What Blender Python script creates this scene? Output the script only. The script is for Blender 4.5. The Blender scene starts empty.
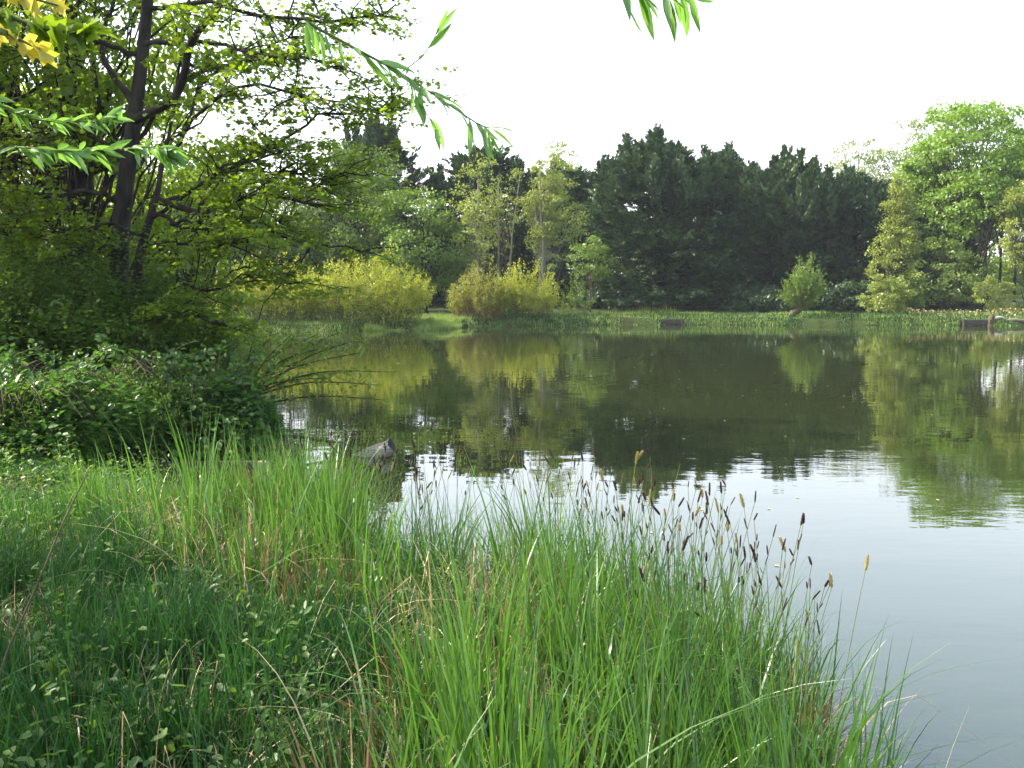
import bpy, math
import numpy as np
from mathutils import Vector
rng = np.random.default_rng(11)
R = math.radians
S = bpy.context.scene
COL = S.collection

# ---------------------------------------------------------------- camera, sky, sun, exposure
F = 1000.0; CAMZ = 2.0; PITCH = math.atan(99 / F)
cd = bpy.data.cameras.new('camera'); cam = bpy.data.objects.new('camera', cd); COL.objects.link(cam)
cd.sensor_width = 36; cd.lens = 36 * F / 1024; cd.clip_start = 0.05; cd.clip_end = 3000
cam.location = (0, 0, CAMZ); cam.rotation_euler = (R(90) - PITCH, 0, 0)
S.camera = cam
SUN_AZ, SUN_EL = R(-80), R(42)
w = bpy.data.worlds.new('World'); S.world = w; w.use_nodes = True
nt = w.node_tree; bg = nt.nodes['Background']
sky = nt.nodes.new('ShaderNodeTexSky'); sky.sky_type = 'NISHITA'; sky.sun_disc = False
sky.sun_elevation = SUN_EL; sky.sun_rotation = SUN_AZ % (2 * math.pi)
sky.air_density = 1.0; sky.dust_density = 5.0; sky.ozone_density = 1.0
bg.inputs[1].default_value = 0.15
# bright summer haze low in the sky, added to the clear-sky model
gN = nt.nodes.new('ShaderNodeTexCoord'); sx = nt.nodes.new('ShaderNodeSeparateXYZ'); nt.links.new(gN.outputs['Generated'], sx.inputs[0])
mr = nt.nodes.new('ShaderNodeValToRGB'); e = mr.color_ramp.elements
VEIL = 4.4
e[0].position = 0.0; e[0].color = (1, .98, .94, 1); e[1].position = .9; e[1].color = (.03, .05, .08, 1)
for pos, c_ in ((.18, (.97, .98, 1, 1)), (.34, (.82, .98, 1.1, 1)), (.5, (.6, .84, 1.12, 1))):
    q = mr.color_ramp.elements.new(pos); q.color = c_
vm = nt.nodes.new('ShaderNodeVectorMath'); vm.operation = 'SCALE'; vm.inputs['Scale'].default_value = VEIL
va = nt.nodes.new('ShaderNodeVectorMath'); va.operation = 'ADD'
nt.links.new(sx.outputs['Z'], mr.inputs[0]); nt.links.new(mr.outputs[0], vm.inputs[0]); nt.links.new(vm.outputs[0], va.inputs[0]); nt.links.new(sky.outputs[0], va.inputs[1])
nt.links.new(va.outputs[0], bg.inputs[0])
sl = bpy.data.lights.new('sun', 'SUN'); sl.energy = 5.0; sl.angle = R(0.5); sl.color = (1, .93, .80)
so = bpy.data.objects.new('sun', sl); COL.objects.link(so)
sd = Vector((math.sin(SUN_AZ) * math.cos(SUN_EL), math.cos(SUN_AZ) * math.cos(SUN_EL), math.sin(SUN_EL)))
so.rotation_euler = sd.to_track_quat('Z', 'Y').to_euler(); so.location = (-20, 10, 30)
S.view_settings.view_transform = 'Standard'; S.view_settings.look = 'None'
S.view_settings.gamma = 1.0; S.view_settings.exposure = 1.3
S.render.engine = 'CYCLES'
S.cycles.max_bounces = 8; S.cycles.transparent_max_bounces = 8
S.cycles.transmission_bounces = 5; S.cycles.diffuse_bounces = 3

# ---------------------------------------------------------------- helpers
_c, _s = math.cos(PITCH), math.sin(PITCH)
def at(px, py, Y):
    x, y, z = (px - 512) / F, -(py - 384) / F, 1.0
    d = np.array([x, z * _c + y * _s, -z * _s + y * _c])
    return np.array([0, 0, CAMZ]) + d * (Y / d[1])

def tag(o, label=None, cat=None, group=None, kind=None):
    if label: o['label'] = label
    if cat: o['category'] = cat
    if group: o['group'] = group
    if kind: o['kind'] = kind
    return o
def empty(name, loc, label, cat, group=None):
    o = bpy.data.objects.new(name, None); COL.objects.link(o); o.location = tuple(map(float, loc))
    o.empty_display_size = 0.2
    return tag(o, label, cat, group)
def build(name, geo, mats, parent=None, smooth=False):
    """geo = list of (V (n,3), F (m,k), rnd (n,), matindex)"""
    if not isinstance(mats, list): mats = [mats]
    me = bpy.data.meshes.new(name)
    off = 0; Vs = []; loops = []; starts = []; rn = []; mi = []; ls = 0
    for g in geo:
        V, Fc, r = g[0], g[1], g[2]; m = g[3] if len(g) > 3 else 0
        Vs.append(V); loops.append((Fc + off).ravel()); k = Fc.shape[1]
        starts.append(np.arange(len(Fc)) * k + ls); ls += len(Fc) * k
        rn.append(r if np.ndim(r) else np.full(len(V), r)); mi.append(np.full(len(Fc), m)); off += len(V)
    V = np.concatenate(Vs).astype(np.float32); L = np.concatenate(loops).astype(np.int32)
    St = np.concatenate(starts).astype(np.int32)
    if parent is not None: V = V - np.array(parent.location, dtype=np.float32) 
    me.vertices.add(len(V)); me.vertices.foreach_set('co', V.ravel())
    me.loops.add(len(L)); me.loops.foreach_set('vertex_index', L)
    me.polygons.add(len(St)); me.polygons.foreach_set('loop_start', St)
    me.polygons.foreach_set('material_index', np.concatenate(mi).astype(np.int32))
    if smooth: me.polygons.foreach_set('use_smooth', np.ones(len(St), dtype=bool))
    me.update(calc_edges=True)
    a = me.attributes.new('rnd', 'FLOAT', 'POINT'); a.data.foreach_set('value', np.concatenate(rn).astype(np.float32))
    for m in mats: me.materials.append(m)
    o = bpy.data.objects.new(name, me); COL.objects.link(o)
    if parent is not None: o.parent = parent
    return o

def unit(v): return v / (np.linalg.norm(v, axis=-1, keepdims=True) + 1e-9)
def tubes(P, Rd, sides=6, rnd=None):
    """P (N,k,3), Rd (N,k)"""
    P = np.asarray(P, float); Rd = np.asarray(Rd, float)
    if P.ndim == 2: P = P[None]; Rd = Rd[None]
    N, k, _ = P.shape
    T = np.gradient(P, axis=1); T = unit(T)
    ref = np.zeros_like(T); ref[..., 0] = 1
    m = np.abs(T[:, :1, 0]).mean(1) > .8
    ref[m] = (0, 1, 0)
    U = unit(np.cross(T, ref)); W = np.cross(T, U)
    a = np.arange(sides) * 2 * math.pi / sides
    V = P[:, :, None] + Rd[:, :, None, None] * (U[:, :, None] * np.cos(a)[None, None, :, None] + W[:, :, None] * np.sin(a)[None, None, :, None])
    V = V.reshape(-1, 3)
    i = np.arange(k - 1)[:, None] * sides; j = np.arange(sides)[None]; j2 = (j + 1) % sides
    q = np.stack([i + j, i + j2, i + sides + j2, i + sides + j], -1).reshape(-1, 4)
    Fc = (q[None] + (np.arange(N) * k * sides)[:, None, None]).reshape(-1, 4)
    r = np.repeat(rng.random(N) if rnd is None else np.full(N, rnd), k * sides)
    return (V, Fc, r)
SHAPES = {
    'diamond': ([(0, 0, 0), (.45, .5, .12), (1, 0, -.05), (.45, -.5, .12)], [(0, 1, 2, 3)]),
    'oval': ([(0, 0, 0), (.3, .42, .12), (.7, .4, .1), (1, 0, -.12), (.7, -.4, .1), (.3, -.42, .12)], [(0, 1, 2, 3), (0, 3, 4, 5)]),
    'lance': ([(0, 0, 0), (.22, .42, .16), (.5, .5, .1), (.78, .27, -.15), (1, 0, -.55), (.78, -.27, -.15), (.5, -.5, .1), (.22, -.42, .16), (.5, 0, -.02)],
              [(0, 1, 2, 8), (8, 2, 3, 4), (0, 8, 6, 7), (8, 4, 5, 6)]),
    'maple': ([(0, 0, 0), (.02, .38, .05), (.3, .5, .1), (.36, .27, .04), (.72, .42, .05), (.68, .14, 0), (1, 0, -.1),
               (.68, -.14, 0), (.72, -.42, .05), (.36, -.27, .04), (.3, -.5, .1), (.02, -.38, .05), (.35, 0, 0)],
              [(0, 1, 2, 12), (12, 2, 3, 12 + 0), (12, 3, 4, 5), (12, 5, 6, 7), (12, 7, 8, 9), (12, 9, 10, 0), (0, 10, 11, 11)]),
}
SHAPES['maple'] = (SHAPES['maple'][0], [(0, 1, 2, 3), (0, 3, 12, 9), (3, 4, 5, 12), (12, 5, 6, 7), (9, 12, 7, 8), (0, 9, 10, 11)])
def leaves(P, D, Nn, L, W, shape='diamond', rnd=None, curl=1.0):
    pts, fc = SHAPES[shape]; pts = np.array(pts); fc = np.array(fc)
    n = len(P); D = unit(D); Sd = unit(np.cross(Nn, D)); Nn = np.cross(D, Sd)
    L = np.broadcast_to(L, (n,)); W = np.broadcast_to(W, (n,))
    V = P[:, None] + D[:, None] * (pts[None, :, 0, None] * L[:, None, None]) + Sd[:, None] * (pts[None, :, 1, None] * W[:, None, None]) \
        + Nn[:, None] * (pts[None, :, 2, None] * W[:, None, None] * curl)
    Fc = fc[None] + (np.arange(n) * len(pts))[:, None, None]
    r = rng.random(n) if rnd is None else rnd
    return (V.reshape(-1, 3), Fc.reshape(-1, fc.shape[1]), np.repeat(r, len(pts)))
def blades(B, H, Wd, az, bend, k=6, rnd=None, droop=None, kink=None):
    n = len(B); t = np.linspace(0, 1, k + 1)[None, :]
    H = np.broadcast_to(H, (n,))[:, None]; bend = bend[:, None]
    dr = (np.zeros(n) if droop is None else droop)[:, None]
    out = H * (bend * t ** 2 * .8 + .06 * t * np.sign(bend))
    z = H * (t - .35 * np.abs(bend) * t ** 2 - dr * t ** 4)
    if kink is not None:
        kk = kink[:, None]; e_ = np.clip(t - kk, 0, 1) * H; out = out + e_ * .75; z = z - e_ * 1.45
    lx, ly = np.cos(az)[:, None], np.sin(az)[:, None]
    C = np.stack([B[:, None, 0] + lx * out, B[:, None, 1] + ly * out, B[:, None, 2] + z], -1)
    wd = np.broadcast_to(Wd, (n,))[:, None] * np.clip(1.0 - t ** 2.2, .04, 1) * (.55 + .45 * np.minimum(1, t * 4))
    tw = (rng.random(n) * 2 * math.pi)[:, None]
    Sx = np.stack([np.cos(tw + t * .8), np.sin(tw + t * .8), np.zeros_like(tw + t)], -1)
    V = np.stack([C - Sx * wd[..., None] / 2, C + Sx * wd[..., None] / 2], 2).reshape(-1, 3)
    i = np.arange(k) * 2
    q = np.stack([i, i + 1, i + 3, i + 2], -1)
    Fc = (q[None] + (np.arange(n) * (k + 1) * 2)[:, None, None]).reshape(-1, 4)
    r = rng.random(n) if rnd is None else rnd
    return (V, Fc, np.repeat(r, (k + 1) * 2))
def rdir(n, up=0.0, flat=1.0):
    d = rng.normal(size=(n, 3)); d = unit(d); d[:, 2] = d[:, 2] * flat + up
    return unit(d)
def curve_pts(pts, n):
    pts = np.asarray(pts, float); m = len(pts)
    t = np.linspace(0, m - 1, n); i = np.clip(t.astype(int), 0, m - 2); f = (t - i)[:, None]
    p0 = pts[np.maximum(i - 1, 0)]; p1 = pts[i]; p2 = pts[i + 1]; p3 = pts[np.minimum(i + 2, m - 1)]
    return .5 * ((2 * p1) + (-p0 + p2) * f + (2 * p0 - 5 * p1 + 4 * p2 - p3) * f ** 2 + (-p0 + 3 * p1 - 3 * p2 + p3) * f ** 3)

# ---------------------------------------------------------------- materials
def leafmat(name, c1, c2, tr=(0.2, 0.3, 0.03), trf=.45, gloss=.06, rough=.45):
    m = bpy.data.materials.new(name); m.use_nodes = True; n = m.node_tree; n.nodes.clear()
    out = n.nodes.new('ShaderNodeOutputMaterial')
    at_ = n.nodes.new('ShaderNodeAttribute'); at_.attribute_name = 'rnd'
    mx = n.nodes.new('ShaderNodeMix'); mx.data_type = 'RGBA'
    mx.inputs[6].default_value = (*c1, 1); mx.inputs[7].default_value = (*c2, 1)
    n.links.new(at_.outputs['Fac'], mx.inputs[0])
    df = n.nodes.new('ShaderNodeBsdfDiffuse'); n.links.new(mx.outputs[2], df.inputs[0])
    tl = n.nodes.new('ShaderNodeBsdfTranslucent')
    mt = n.nodes.new('ShaderNodeMix'); mt.data_type = 'RGBA'; mt.inputs[0].default_value = .45
    mt.inputs[7].default_value = (*tr, 1); n.links.new(mx.outputs[2], mt.inputs[6])
    n.links.new(mt.outputs[2], tl.inputs[0])
    a = n.nodes.new('ShaderNodeMixShader'); a.inputs[0].default_value = trf
    n.links.new(df.outputs[0], a.inputs[1]); n.links.new(tl.outputs[0], a.inputs[2])
    g = n.nodes.new('ShaderNodeBsdfGlossy'); g.inputs['Roughness'].default_value = rough; g.inputs[0].default_value = (.9, .95, .9, 1)
    b = n.nodes.new('ShaderNodeMixShader'); b.inputs[0].default_value = gloss
    n.links.new(a.outputs[0], b.inputs[1]); n.links.new(g.outputs[0], b.inputs[2])
    n.links.new(b.outputs[0], out.inputs[0])
    return m
def solidmat(name, c1, c2, scale=6, rough=.85, bump=.3, stretch=(1, 1, 1), detail=6):
    m = bpy.data.materials.new(name); m.use_nodes = True; n = m.node_tree; p = n.nodes['Principled BSDF']
    tc = n.nodes.new('ShaderNodeNewGeometry'); mp = n.nodes.new('ShaderNodeMapping'); mp.inputs['Scale'].default_value = stretch
    ns = n.nodes.new('ShaderNodeTexNoise'); ns.inputs['Scale'].default_value = scale; ns.inputs['Detail'].default_value = detail
    cr = n.nodes.new('ShaderNodeValToRGB'); cr.color_ramp.elements[0].color = (*c1, 1); cr.color_ramp.elements[1].color = (*c2, 1)
    cr.color_ramp.elements[0].position = .35; cr.color_ramp.elements[1].position = .65
    bp = n.nodes.new('ShaderNodeBump'); bp.inputs['Strength'].default_value = bump; bp.inputs['Distance'].default_value = .02
    n.links.new(tc.outputs['Position'], mp.inputs[0]); n.links.new(mp.outputs[0], ns.inputs['Vector'])
    n.links.new(ns.outputs[0], cr.inputs[0]); n.links.new(cr.outputs[0], p.inputs['Base Color'])
    n.links.new(ns.outputs[0], bp.inputs['Height']); n.links.new(bp.outputs[0], p.inputs['Normal'])
    p.inputs['Roughness'].default_value = rough; p.inputs['Specular IOR Level'].default_value = .25
    return m
M = {}
M['yew'] = leafmat('yew_needles', (.010, .034, .014), (.06, .105, .03), (.06, .10, .02), .2, .03)
M['spruce'] = leafmat('spruce_needles', (.016, .042, .018), (.06, .10, .035), (.05, .09, .02), .22, .03)
M['spring'] = leafmat('spring_leaves', (.08, .15, .018), (.16, .24, .032), (.26, .38, .03), .42, .03)
M['bright'] = leafmat('bright_oak_leaves', (.10, .19, .015), (.18, .29, .03), (.26, .42, .02), .45, .03)
M['midgreen'] = leafmat('mid_leaves', (.07, .13, .018), (.15, .21, .032), (.2, .3, .03), .4, .03)
M['pale'] = leafmat('pale_leaves', (.16, .21, .07), (.25, .29, .1), (.3, .36, .1), .4)
M['olive'] = leafmat('olive_leaves', (.14, .2, .03), (.26, .3, .05), (.32, .38, .05), .42, .03)
M['yellow'] = leafmat('yellow_shoots', (.2, .26, .015), (.38, .39, .03), (.5, .52, .03), .45, .03)
M['yellowdull'] = leafmat('russet_leaves', (.17, .21, .025), (.3, .29, .035), (.35, .36, .04), .4, .03)
M['maple'] = leafmat('maple_leaves', (.06, .12, .008), (.15, .22, .015), (.38, .54, .012), .55, .03, .45)
M['mapleyellow'] = leafmat('yellow_maple_leaves', (.3, .3, .04), (.5, .42, .05), (.75, .6, .05), .55, .04)
M['under'] = leafmat('undergrowth_leaves', (.035, .09, .012), (.10, .17, .025), (.2, .36, .02), .45, .03, .45)
M['bramble'] = leafmat('bramble_leaves', (.020, .065, .013), (.065, .135, .024), (.13, .29, .022), .42, .03, .45)
M['willow'] = leafmat('willow_leaves', (.07, .16, .03), (.13, .25, .05), (.32, .62, .06), .52, .05, .4)
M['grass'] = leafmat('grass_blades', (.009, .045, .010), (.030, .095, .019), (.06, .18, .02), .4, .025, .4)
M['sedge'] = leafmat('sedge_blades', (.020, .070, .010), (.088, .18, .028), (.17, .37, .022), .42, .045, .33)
M['sedgeblue'] = leafmat('blue_sedge_blades', (.018, .06, .018), (.06, .135, .038), (.11, .25, .035), .38, .05, .35)
M['straw'] = leafmat('dry_blades', (.3, .22, .1), (.5, .4, .22), (.5, .36, .16), .3, .06, .4)
M['rust'] = leafmat('rusty_dead_blades', (.10, .055, .025), (.22, .12, .05), (.24, .12, .04), .3, .03)
M['lime'] = leafmat('lime_weed_leaves', (.1, .2, .02), (.17, .3, .035), (.25, .45, .03), .45, .06)
M['headdark'] = leafmat('dark_flower_heads', (.035, .016, .018), (.08, .04, .038), (.1, .04, .04), .15, .02)
M['headyellow'] = leafmat('yellow_flower_heads', (.26, .21, .07), (.42, .36, .15), (.4, .33, .1), .3, .03)
M['reed'] = leafmat('reed_blades', (.15, .24, .04), (.27, .33, .07), (.25, .38, .06), .35, .03)
M['bark'] = solidmat('dark_bark', (.012, .009, .008), (.045, .034, .028), 9, .95, .8, (1, 1, .25))
M['barkpale'] = solidmat('pale_bark', (.12, .115, .075), (.26, .25, .17), 8, .85, .4, (1, 1, .3))
M['twig'] = solidmat('twig_bark', (.035, .028, .015), (.09, .07, .035), 12, .8, .2)
M['greentwig'] = solidmat('green_stems', (.07, .09, .025), (.12, .14, .04), 12, .7, .1)
M['redtwig'] = solidmat('russet_stems', (.12, .06, .03), (.2, .11, .05), 12, .7, .1)
M['oldwood'] = solidmat('weathered_wood', (.17, .15, .12), (.4, .36, .3), 14, .85, .8, (1, 4, 4))
M['postwood'] = solidmat('pale_post_wood', (.2, .18, .12), (.33, .3, .2), 14, .8, .4, (1, 1, .3))
M['darkwood'] = solidmat('wet_brown_boards', (.028, .022, .017), (.065, .052, .04), 10, .8, .6, (.4, 3, 3))
M['stone'] = solidmat('lichen_wood', (.1, .085, .055), (.22, .2, .13), 18, .9, .9)

# ground material: soil, leaf litter, short turf by noise
def groundmat():
    m = bpy.data.materials.new('ground_soil'); m.use_nodes = True; n = m.node_tree; p = n.nodes['Principled BSDF']
    g = n.nodes.new('ShaderNodeNewGeometry')
    a = n.nodes.new('ShaderNodeTexNoise'); a.inputs['Scale'].default_value = 1.4; a.inputs['Detail'].default_value = 8
    b = n.nodes.new('ShaderNodeTexNoise'); b.inputs['Scale'].default_value = 22; b.inputs['Detail'].default_value = 5
    cr = n.nodes.new('ShaderNodeValToRGB'); e = cr.color_ramp.elements
    e[0].color = (.024, .019, .011, 1); e[0].position = .3; e[1].color = (.035, .058, .015, 1); e[1].position = .5
    mx = n.nodes.new('ShaderNodeMix'); mx.data_type = 'RGBA'; mx.blend_type = 'MULTIPLY'; mx.inputs[0].default_value = .8
    cr2 = n.nodes.new('ShaderNodeValToRGB'); cr2.color_ramp.elements[0].color = (.4, .4, .4, 1); cr2.color_ramp.elements[1].color = (1.6, 1.4, 1.2, 1)
    bp = n.nodes.new('ShaderNodeBump'); bp.inputs['Strength'].default_value = .8; bp.inputs['Distance'].default_value = .04
    for t in (a, b): n.links.new(g.outputs['Position'], t.inputs['Vector'])
    n.links.new(a.outputs[0], cr.inputs[0]); n.links.new(b.outputs[0], cr2.inputs[0])
    n.links.new(cr.outputs[0], mx.inputs[6]); n.links.new(cr2.outputs[0], mx.inputs[7])
    n.links.new(mx.outputs[2], p.inputs['Base Color']); n.links.new(b.outputs[0], bp.inputs['Height']); n.links.new(bp.outputs[0], p.inputs['Normal'])
    p.inputs['Roughness'].default_value = .95; p.inputs['Specular IOR Level'].default_value = .1
    return m
M['ground'] = groundmat()
def watermat():
    m = bpy.data.materials.new('pond_water'); m.use_nodes = True; n = m.node_tree; p = n.nodes['Principled BSDF']
    p.inputs['Base Color'].default_value = (.019, .025, .008, 1); p.inputs['Roughness'].default_value = .015
    p.inputs['IOR'].default_value = 1.5
    g = n.nodes.new('ShaderNodeNewGeometry')
    def noise(sx, sy, sc, det):
        mp = n.nodes.new('ShaderNodeMapping'); mp.inputs['Scale'].default_value = (sx, sy, 1); mp.inputs['Rotation'].default_value = (0, 0, R(12))
        t = n.nodes.new('ShaderNodeTexNoise'); t.inputs['Scale'].default_value = sc; t.inputs['Detail'].default_value = det
        n.links.new(g.outputs['Position'], mp.inputs[0]); n.links.new(mp.outputs[0], t.inputs['Vector']); return t
    fine = noise(.55, 1.3, 6.5, 2); swell = noise(.5, 1, 1.3, 2); patch = noise(.5, 1, .16, 2)
    cr = n.nodes.new('ShaderNodeMapRange'); cr.inputs[1].default_value = .42; cr.inputs[2].default_value = .62
    cr.inputs[3].default_value = .0; cr.inputs[4].default_value = 1
    n.links.new(patch.outputs[0], cr.inputs[0])
    mu = n.nodes.new('ShaderNodeMath'); mu.operation = 'MULTIPLY'; n.links.new(fine.outputs[0], mu.inputs[0]); n.links.new(cr.outputs[0], mu.inputs[1])
    b1 = n.nodes.new('ShaderNodeBump'); b1.inputs['Strength'].default_value = 1; b1.inputs['Distance'].default_value = .0015
    b2 = n.nodes.new('ShaderNodeBump'); b2.inputs['Strength'].default_value = 1; b2.inputs['Distance'].default_value = .0035
    n.links.new(mu.outputs[0], b1.inputs['Height']); n.links.new(swell.outputs[0], b2.inputs['Height'])
    n.links.new(b2.outputs[0], b1.inputs['Normal']); n.links.new(b1.outputs[0], p.inputs['Normal'])
    return m
M['water'] = watermat()

# ---------------------------------------------------------------- terrain and water
POND = np.array([(4, -7), (1.5, -1), (.85, 1.5), (.86, 2.6), (.98, 3.4), (1.05, 4.3), (.74, 5.2), (.05, 5.95), (-.55, 5.75), (-.86, 6.2), (-1.15, 6.75),
                 (-1.75, 7.2), (-2.1, 8.4), (-2.6, 9.3), (-3.2, 9.75), (-3.0, 10.4), (-2.6, 11.0), (-2.75, 12), (-3.5, 13.2), (-5, 15.5), (-8, 19),
                 (-15, 27), (-24, 34), (-27, 40), (-22, 42.2), (-14, 43.4), (-8, 43.8), (-4, 45.2), (-2.4, 48.2), (0, 49.2), (4, 50), (7.2, 50.3), (8, 51), (9, 50.4),
                 (13, 50.3), (20, 50), (28, 49.2), (42, 46), (60, 38), (70, 10), (45, -25), (15, -22)], float)
def sdf(X, Y):
    """positive on land, negative in the pond"""
    shp = X.shape; x = X.ravel(); y = Y.ravel()
    d = np.full(x.shape, 1e9); ins = np.zeros(x.shape, bool)
    n = len(POND)
    for i in range(n):
        a = POND[i]; b = POND[(i + 1) % n]; e = b - a
        t = np.clip(((x - a[0]) * e[0] + (y - a[1]) * e[1]) / (e @ e), 0, 1)
        d = np.minimum(d, np.hypot(x - a[0] - t * e[0], y - a[1] - t * e[1]))
        c = ((a[1] > y) != (b[1] > y)) & (x < (b[0] - a[0]) * (y - a[1]) / (b[1] - a[1] + 1e-12) + a[0])
        ins ^= c
    wob = np.clip((y - 38) / 4, 0, 1) * (.28 * np.sin(x * .83) * np.sin(x * .31 + 1) + .14 * np.sin(x * 2.3 + 2) + .07 * np.sin(x * 6.1))
    return (np.where(ins, -d, d) + wob).reshape(shp)
def land(X, Y):
    X = np.asarray(X, float); Y = np.asarray(Y, float)
    s = sdf(X, Y)
    s = s + .12 * np.sin(X * 1.9 + Y * 1.3) * np.cos(Y * 2.3 - X) * np.clip(1, 0, 1)
    t = np.clip((s + .3) / 2.0, 0, 1); z = -.10 + .45 * (t * t * (3 - 2 * t)) ** .8
    z = np.where(s < -.3, -.10 + np.maximum(s + .3, -1.5) * .4, z)
    far = np.clip((Y - 30) / 18, 0, 1)
    # far bank: short steep edge
    tf = np.clip((s + .15) / .5, 0, 1); zf = -.1 + .42 * tf + np.clip(s / 40, 0, 1) * .8
    zf = np.where(s < -.15, -.10 + np.maximum(s + .15, -1.5) * .4, zf)
    z = z * (1 - far) + zf * far
    z = z + .05 * np.sin(X * .9) * np.sin(Y * .7 + 1) * (s > .3) + np.clip((np.hypot(X, Y - 25) - 60) / 300, 0, 1) * 3
    return z
xs = np.unique(np.concatenate([np.linspace(-900, -60, 22), np.linspace(-60, -8, 60), np.linspace(-8, 4, 110), np.linspace(4, 60, 70), np.linspace(60, 900, 22)]))
ys = np.unique(np.concatenate([np.linspace(-300, -10, 14), np.linspace(-10, 1, 20), np.linspace(1, 14, 120), np.linspace(14, 42, 50), np.linspace(42, 54, 70), np.linspace(54, 100, 30), np.linspace(100, 1200, 22)]))
GX, GY = np.meshgrid(xs, ys); GZ = land(GX, GY)
nx = len(xs); i, j = np.meshgrid(np.arange(nx - 1), np.arange(len(ys) - 1)); a = (j * nx + i).ravel()
build('ground', [(np.stack([GX, GY, GZ], -1).reshape(-1, 3), np.stack([a, a + 1, a + 1 + nx, a + nx], -1), .5)], M['ground'], smooth=True)['kind'] = 'structure'
wv = np.array([(-60, -40, 0), (90, -40, 0), (90, 70, 0), (-60, 70, 0)], float)
build('water', [(wv, np.array([[0, 1, 2, 3]]), .5)], M['water'])['kind'] = 'structure'

# ---------------------------------------------------------------- tree builders
def lobes_noise(d, k=5, amp=.25):
    v = np.zeros(len(d))
    for _ in range(k):
        a = unit(rng.normal(size=3)); f = rng.uniform(2, 5); v += np.sin((d @ a) * f + rng.random() * 6.28)
    return 1 + amp * v / k * 1.6
def broadleaf(name, label, cat, base, height, width, leafm, barkm, nclump=150, nleaf=130, leaf=.15, clump=.8, crown_from=.25,
              trunk_r=.16, group=None, lean=(0, 0), shape='diamond', hollow=.5, depth=None, taper=0.0, stems=1, layered=.5, dens=1.0, seed=None, wr=.75):
    bx, by = base; bz = float(land(bx, by)) - .05
    root = empty(name, (bx, by, bz), label, cat, group)
    rx = width / 2; ry = (depth or width) / 2; z0 = height * crown_from; rz = (height - z0) / 2
    cc = np.array([bx + lean[0], by + lean[1], bz + z0 + rz])
    d = rdir(nclump); rr = hollow + (1 - hollow) * rng.random(nclump) ** .7; ln = lobes_noise(d)
    C = d * (rr * ln)[:, None]
    tp = 1 - taper * np.clip((C[:, 2] + 1) / 2, 0, 1)
    C = C * np.array([rx, ry, rz]) ; C[:, 0] *= tp; C[:, 1] *= tp
    C += cc; C[:, 2] = np.maximum(C[:, 2], bz + .25)
    # keep top at height
    C[:, 2] = np.minimum(C[:, 2], bz + height - clump * .15)
    geo = []; tips = []
    B = np.array([bx, by, bz]); 
    for s in range(stems):
        off = np.array([rng.normal() * .25, rng.normal() * .2, 0]) * (stems > 1)
        top = np.array([bx + lean[0] * .9 + off[0] * 3, by + lean[1] * .9 + off[1] * 3, bz + height * rng.uniform(.82, .93)])
        k = 8; t = np.linspace(0, 1, k)[:, None]
        P = (B + off) * (1 - t) + top * t; P[1:-1] += rng.normal(size=(k - 2, 3)) * np.array([.012, .012, 0]) * height * .35
        P = curve_pts(P, 14); rad = trunk_r * (1 - np.linspace(0, 1, 14) * .85) / (1 + .25 * (stems - 1)); rad[0] *= 1.35
        geo.append(tubes(P, rad, 8)); tips.append(P)
    # limbs from trunk to clumps
    T = np.concatenate(tips)
    which = rng.integers(0, stems, nclump) * 14
    lev = np.clip(((C[:, 2] - bz) / height - rng.uniform(.15, .35, nclump)) / .9 * 13, 1, 12).astype(int)
    P0 = T[which + lev]; k = 6; t = np.linspace(0, 1, k)[None, :, None]
    Pm = P0[:, None] * (1 - t) + C[:, None] * t
    Pm[:, :, 2] += (np.sin(t[..., 0] * math.pi) * -.06) * height * rng.random((nclump, 1))
    Pm[:, 1:] += rng.normal(size=(nclump, k - 1, 3)) * .035 * width * .5
    lr = trunk_r * (.45 if stems > 1 or height > 9.3 and width < 3.1 else 1) * rng.uniform(.12, .3, nclump)[:, None] * (1 - t[..., 0] * .8)
    geo.append(tubes(Pm, lr, 4))
    build('trunk', geo, barkm, root, smooth=True)
    # leaves
    n = int(nclump * nleaf * dens); ci = rng.integers(0, nclump, n); cs = clump * rng.uniform(.55, 1.25, nclump)
    u = rdir(n) * (rng.random(n) ** .45)[:, None]
    P = C[ci] + u * cs[ci][:, None] * np.array([1, 1, layered]) 
    out = unit(P - cc)
    D = unit(out * .5 + rdir(n) + np.array([0, 0, -.15])); Nn = unit(np.array([0, 0, 1.]) + rdir(n) * .8 + out * .5)
    Ls = leaf * rng.uniform(.6, 1.3, n)
    rv = np.clip(rng.random(nclump)[ci] * .6 + rng.random(n) * .45, 0, 1)
    build('crown', [leaves(P, D, Nn, Ls, Ls * wr, shape, rv)], leafm, root)
    return root
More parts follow.
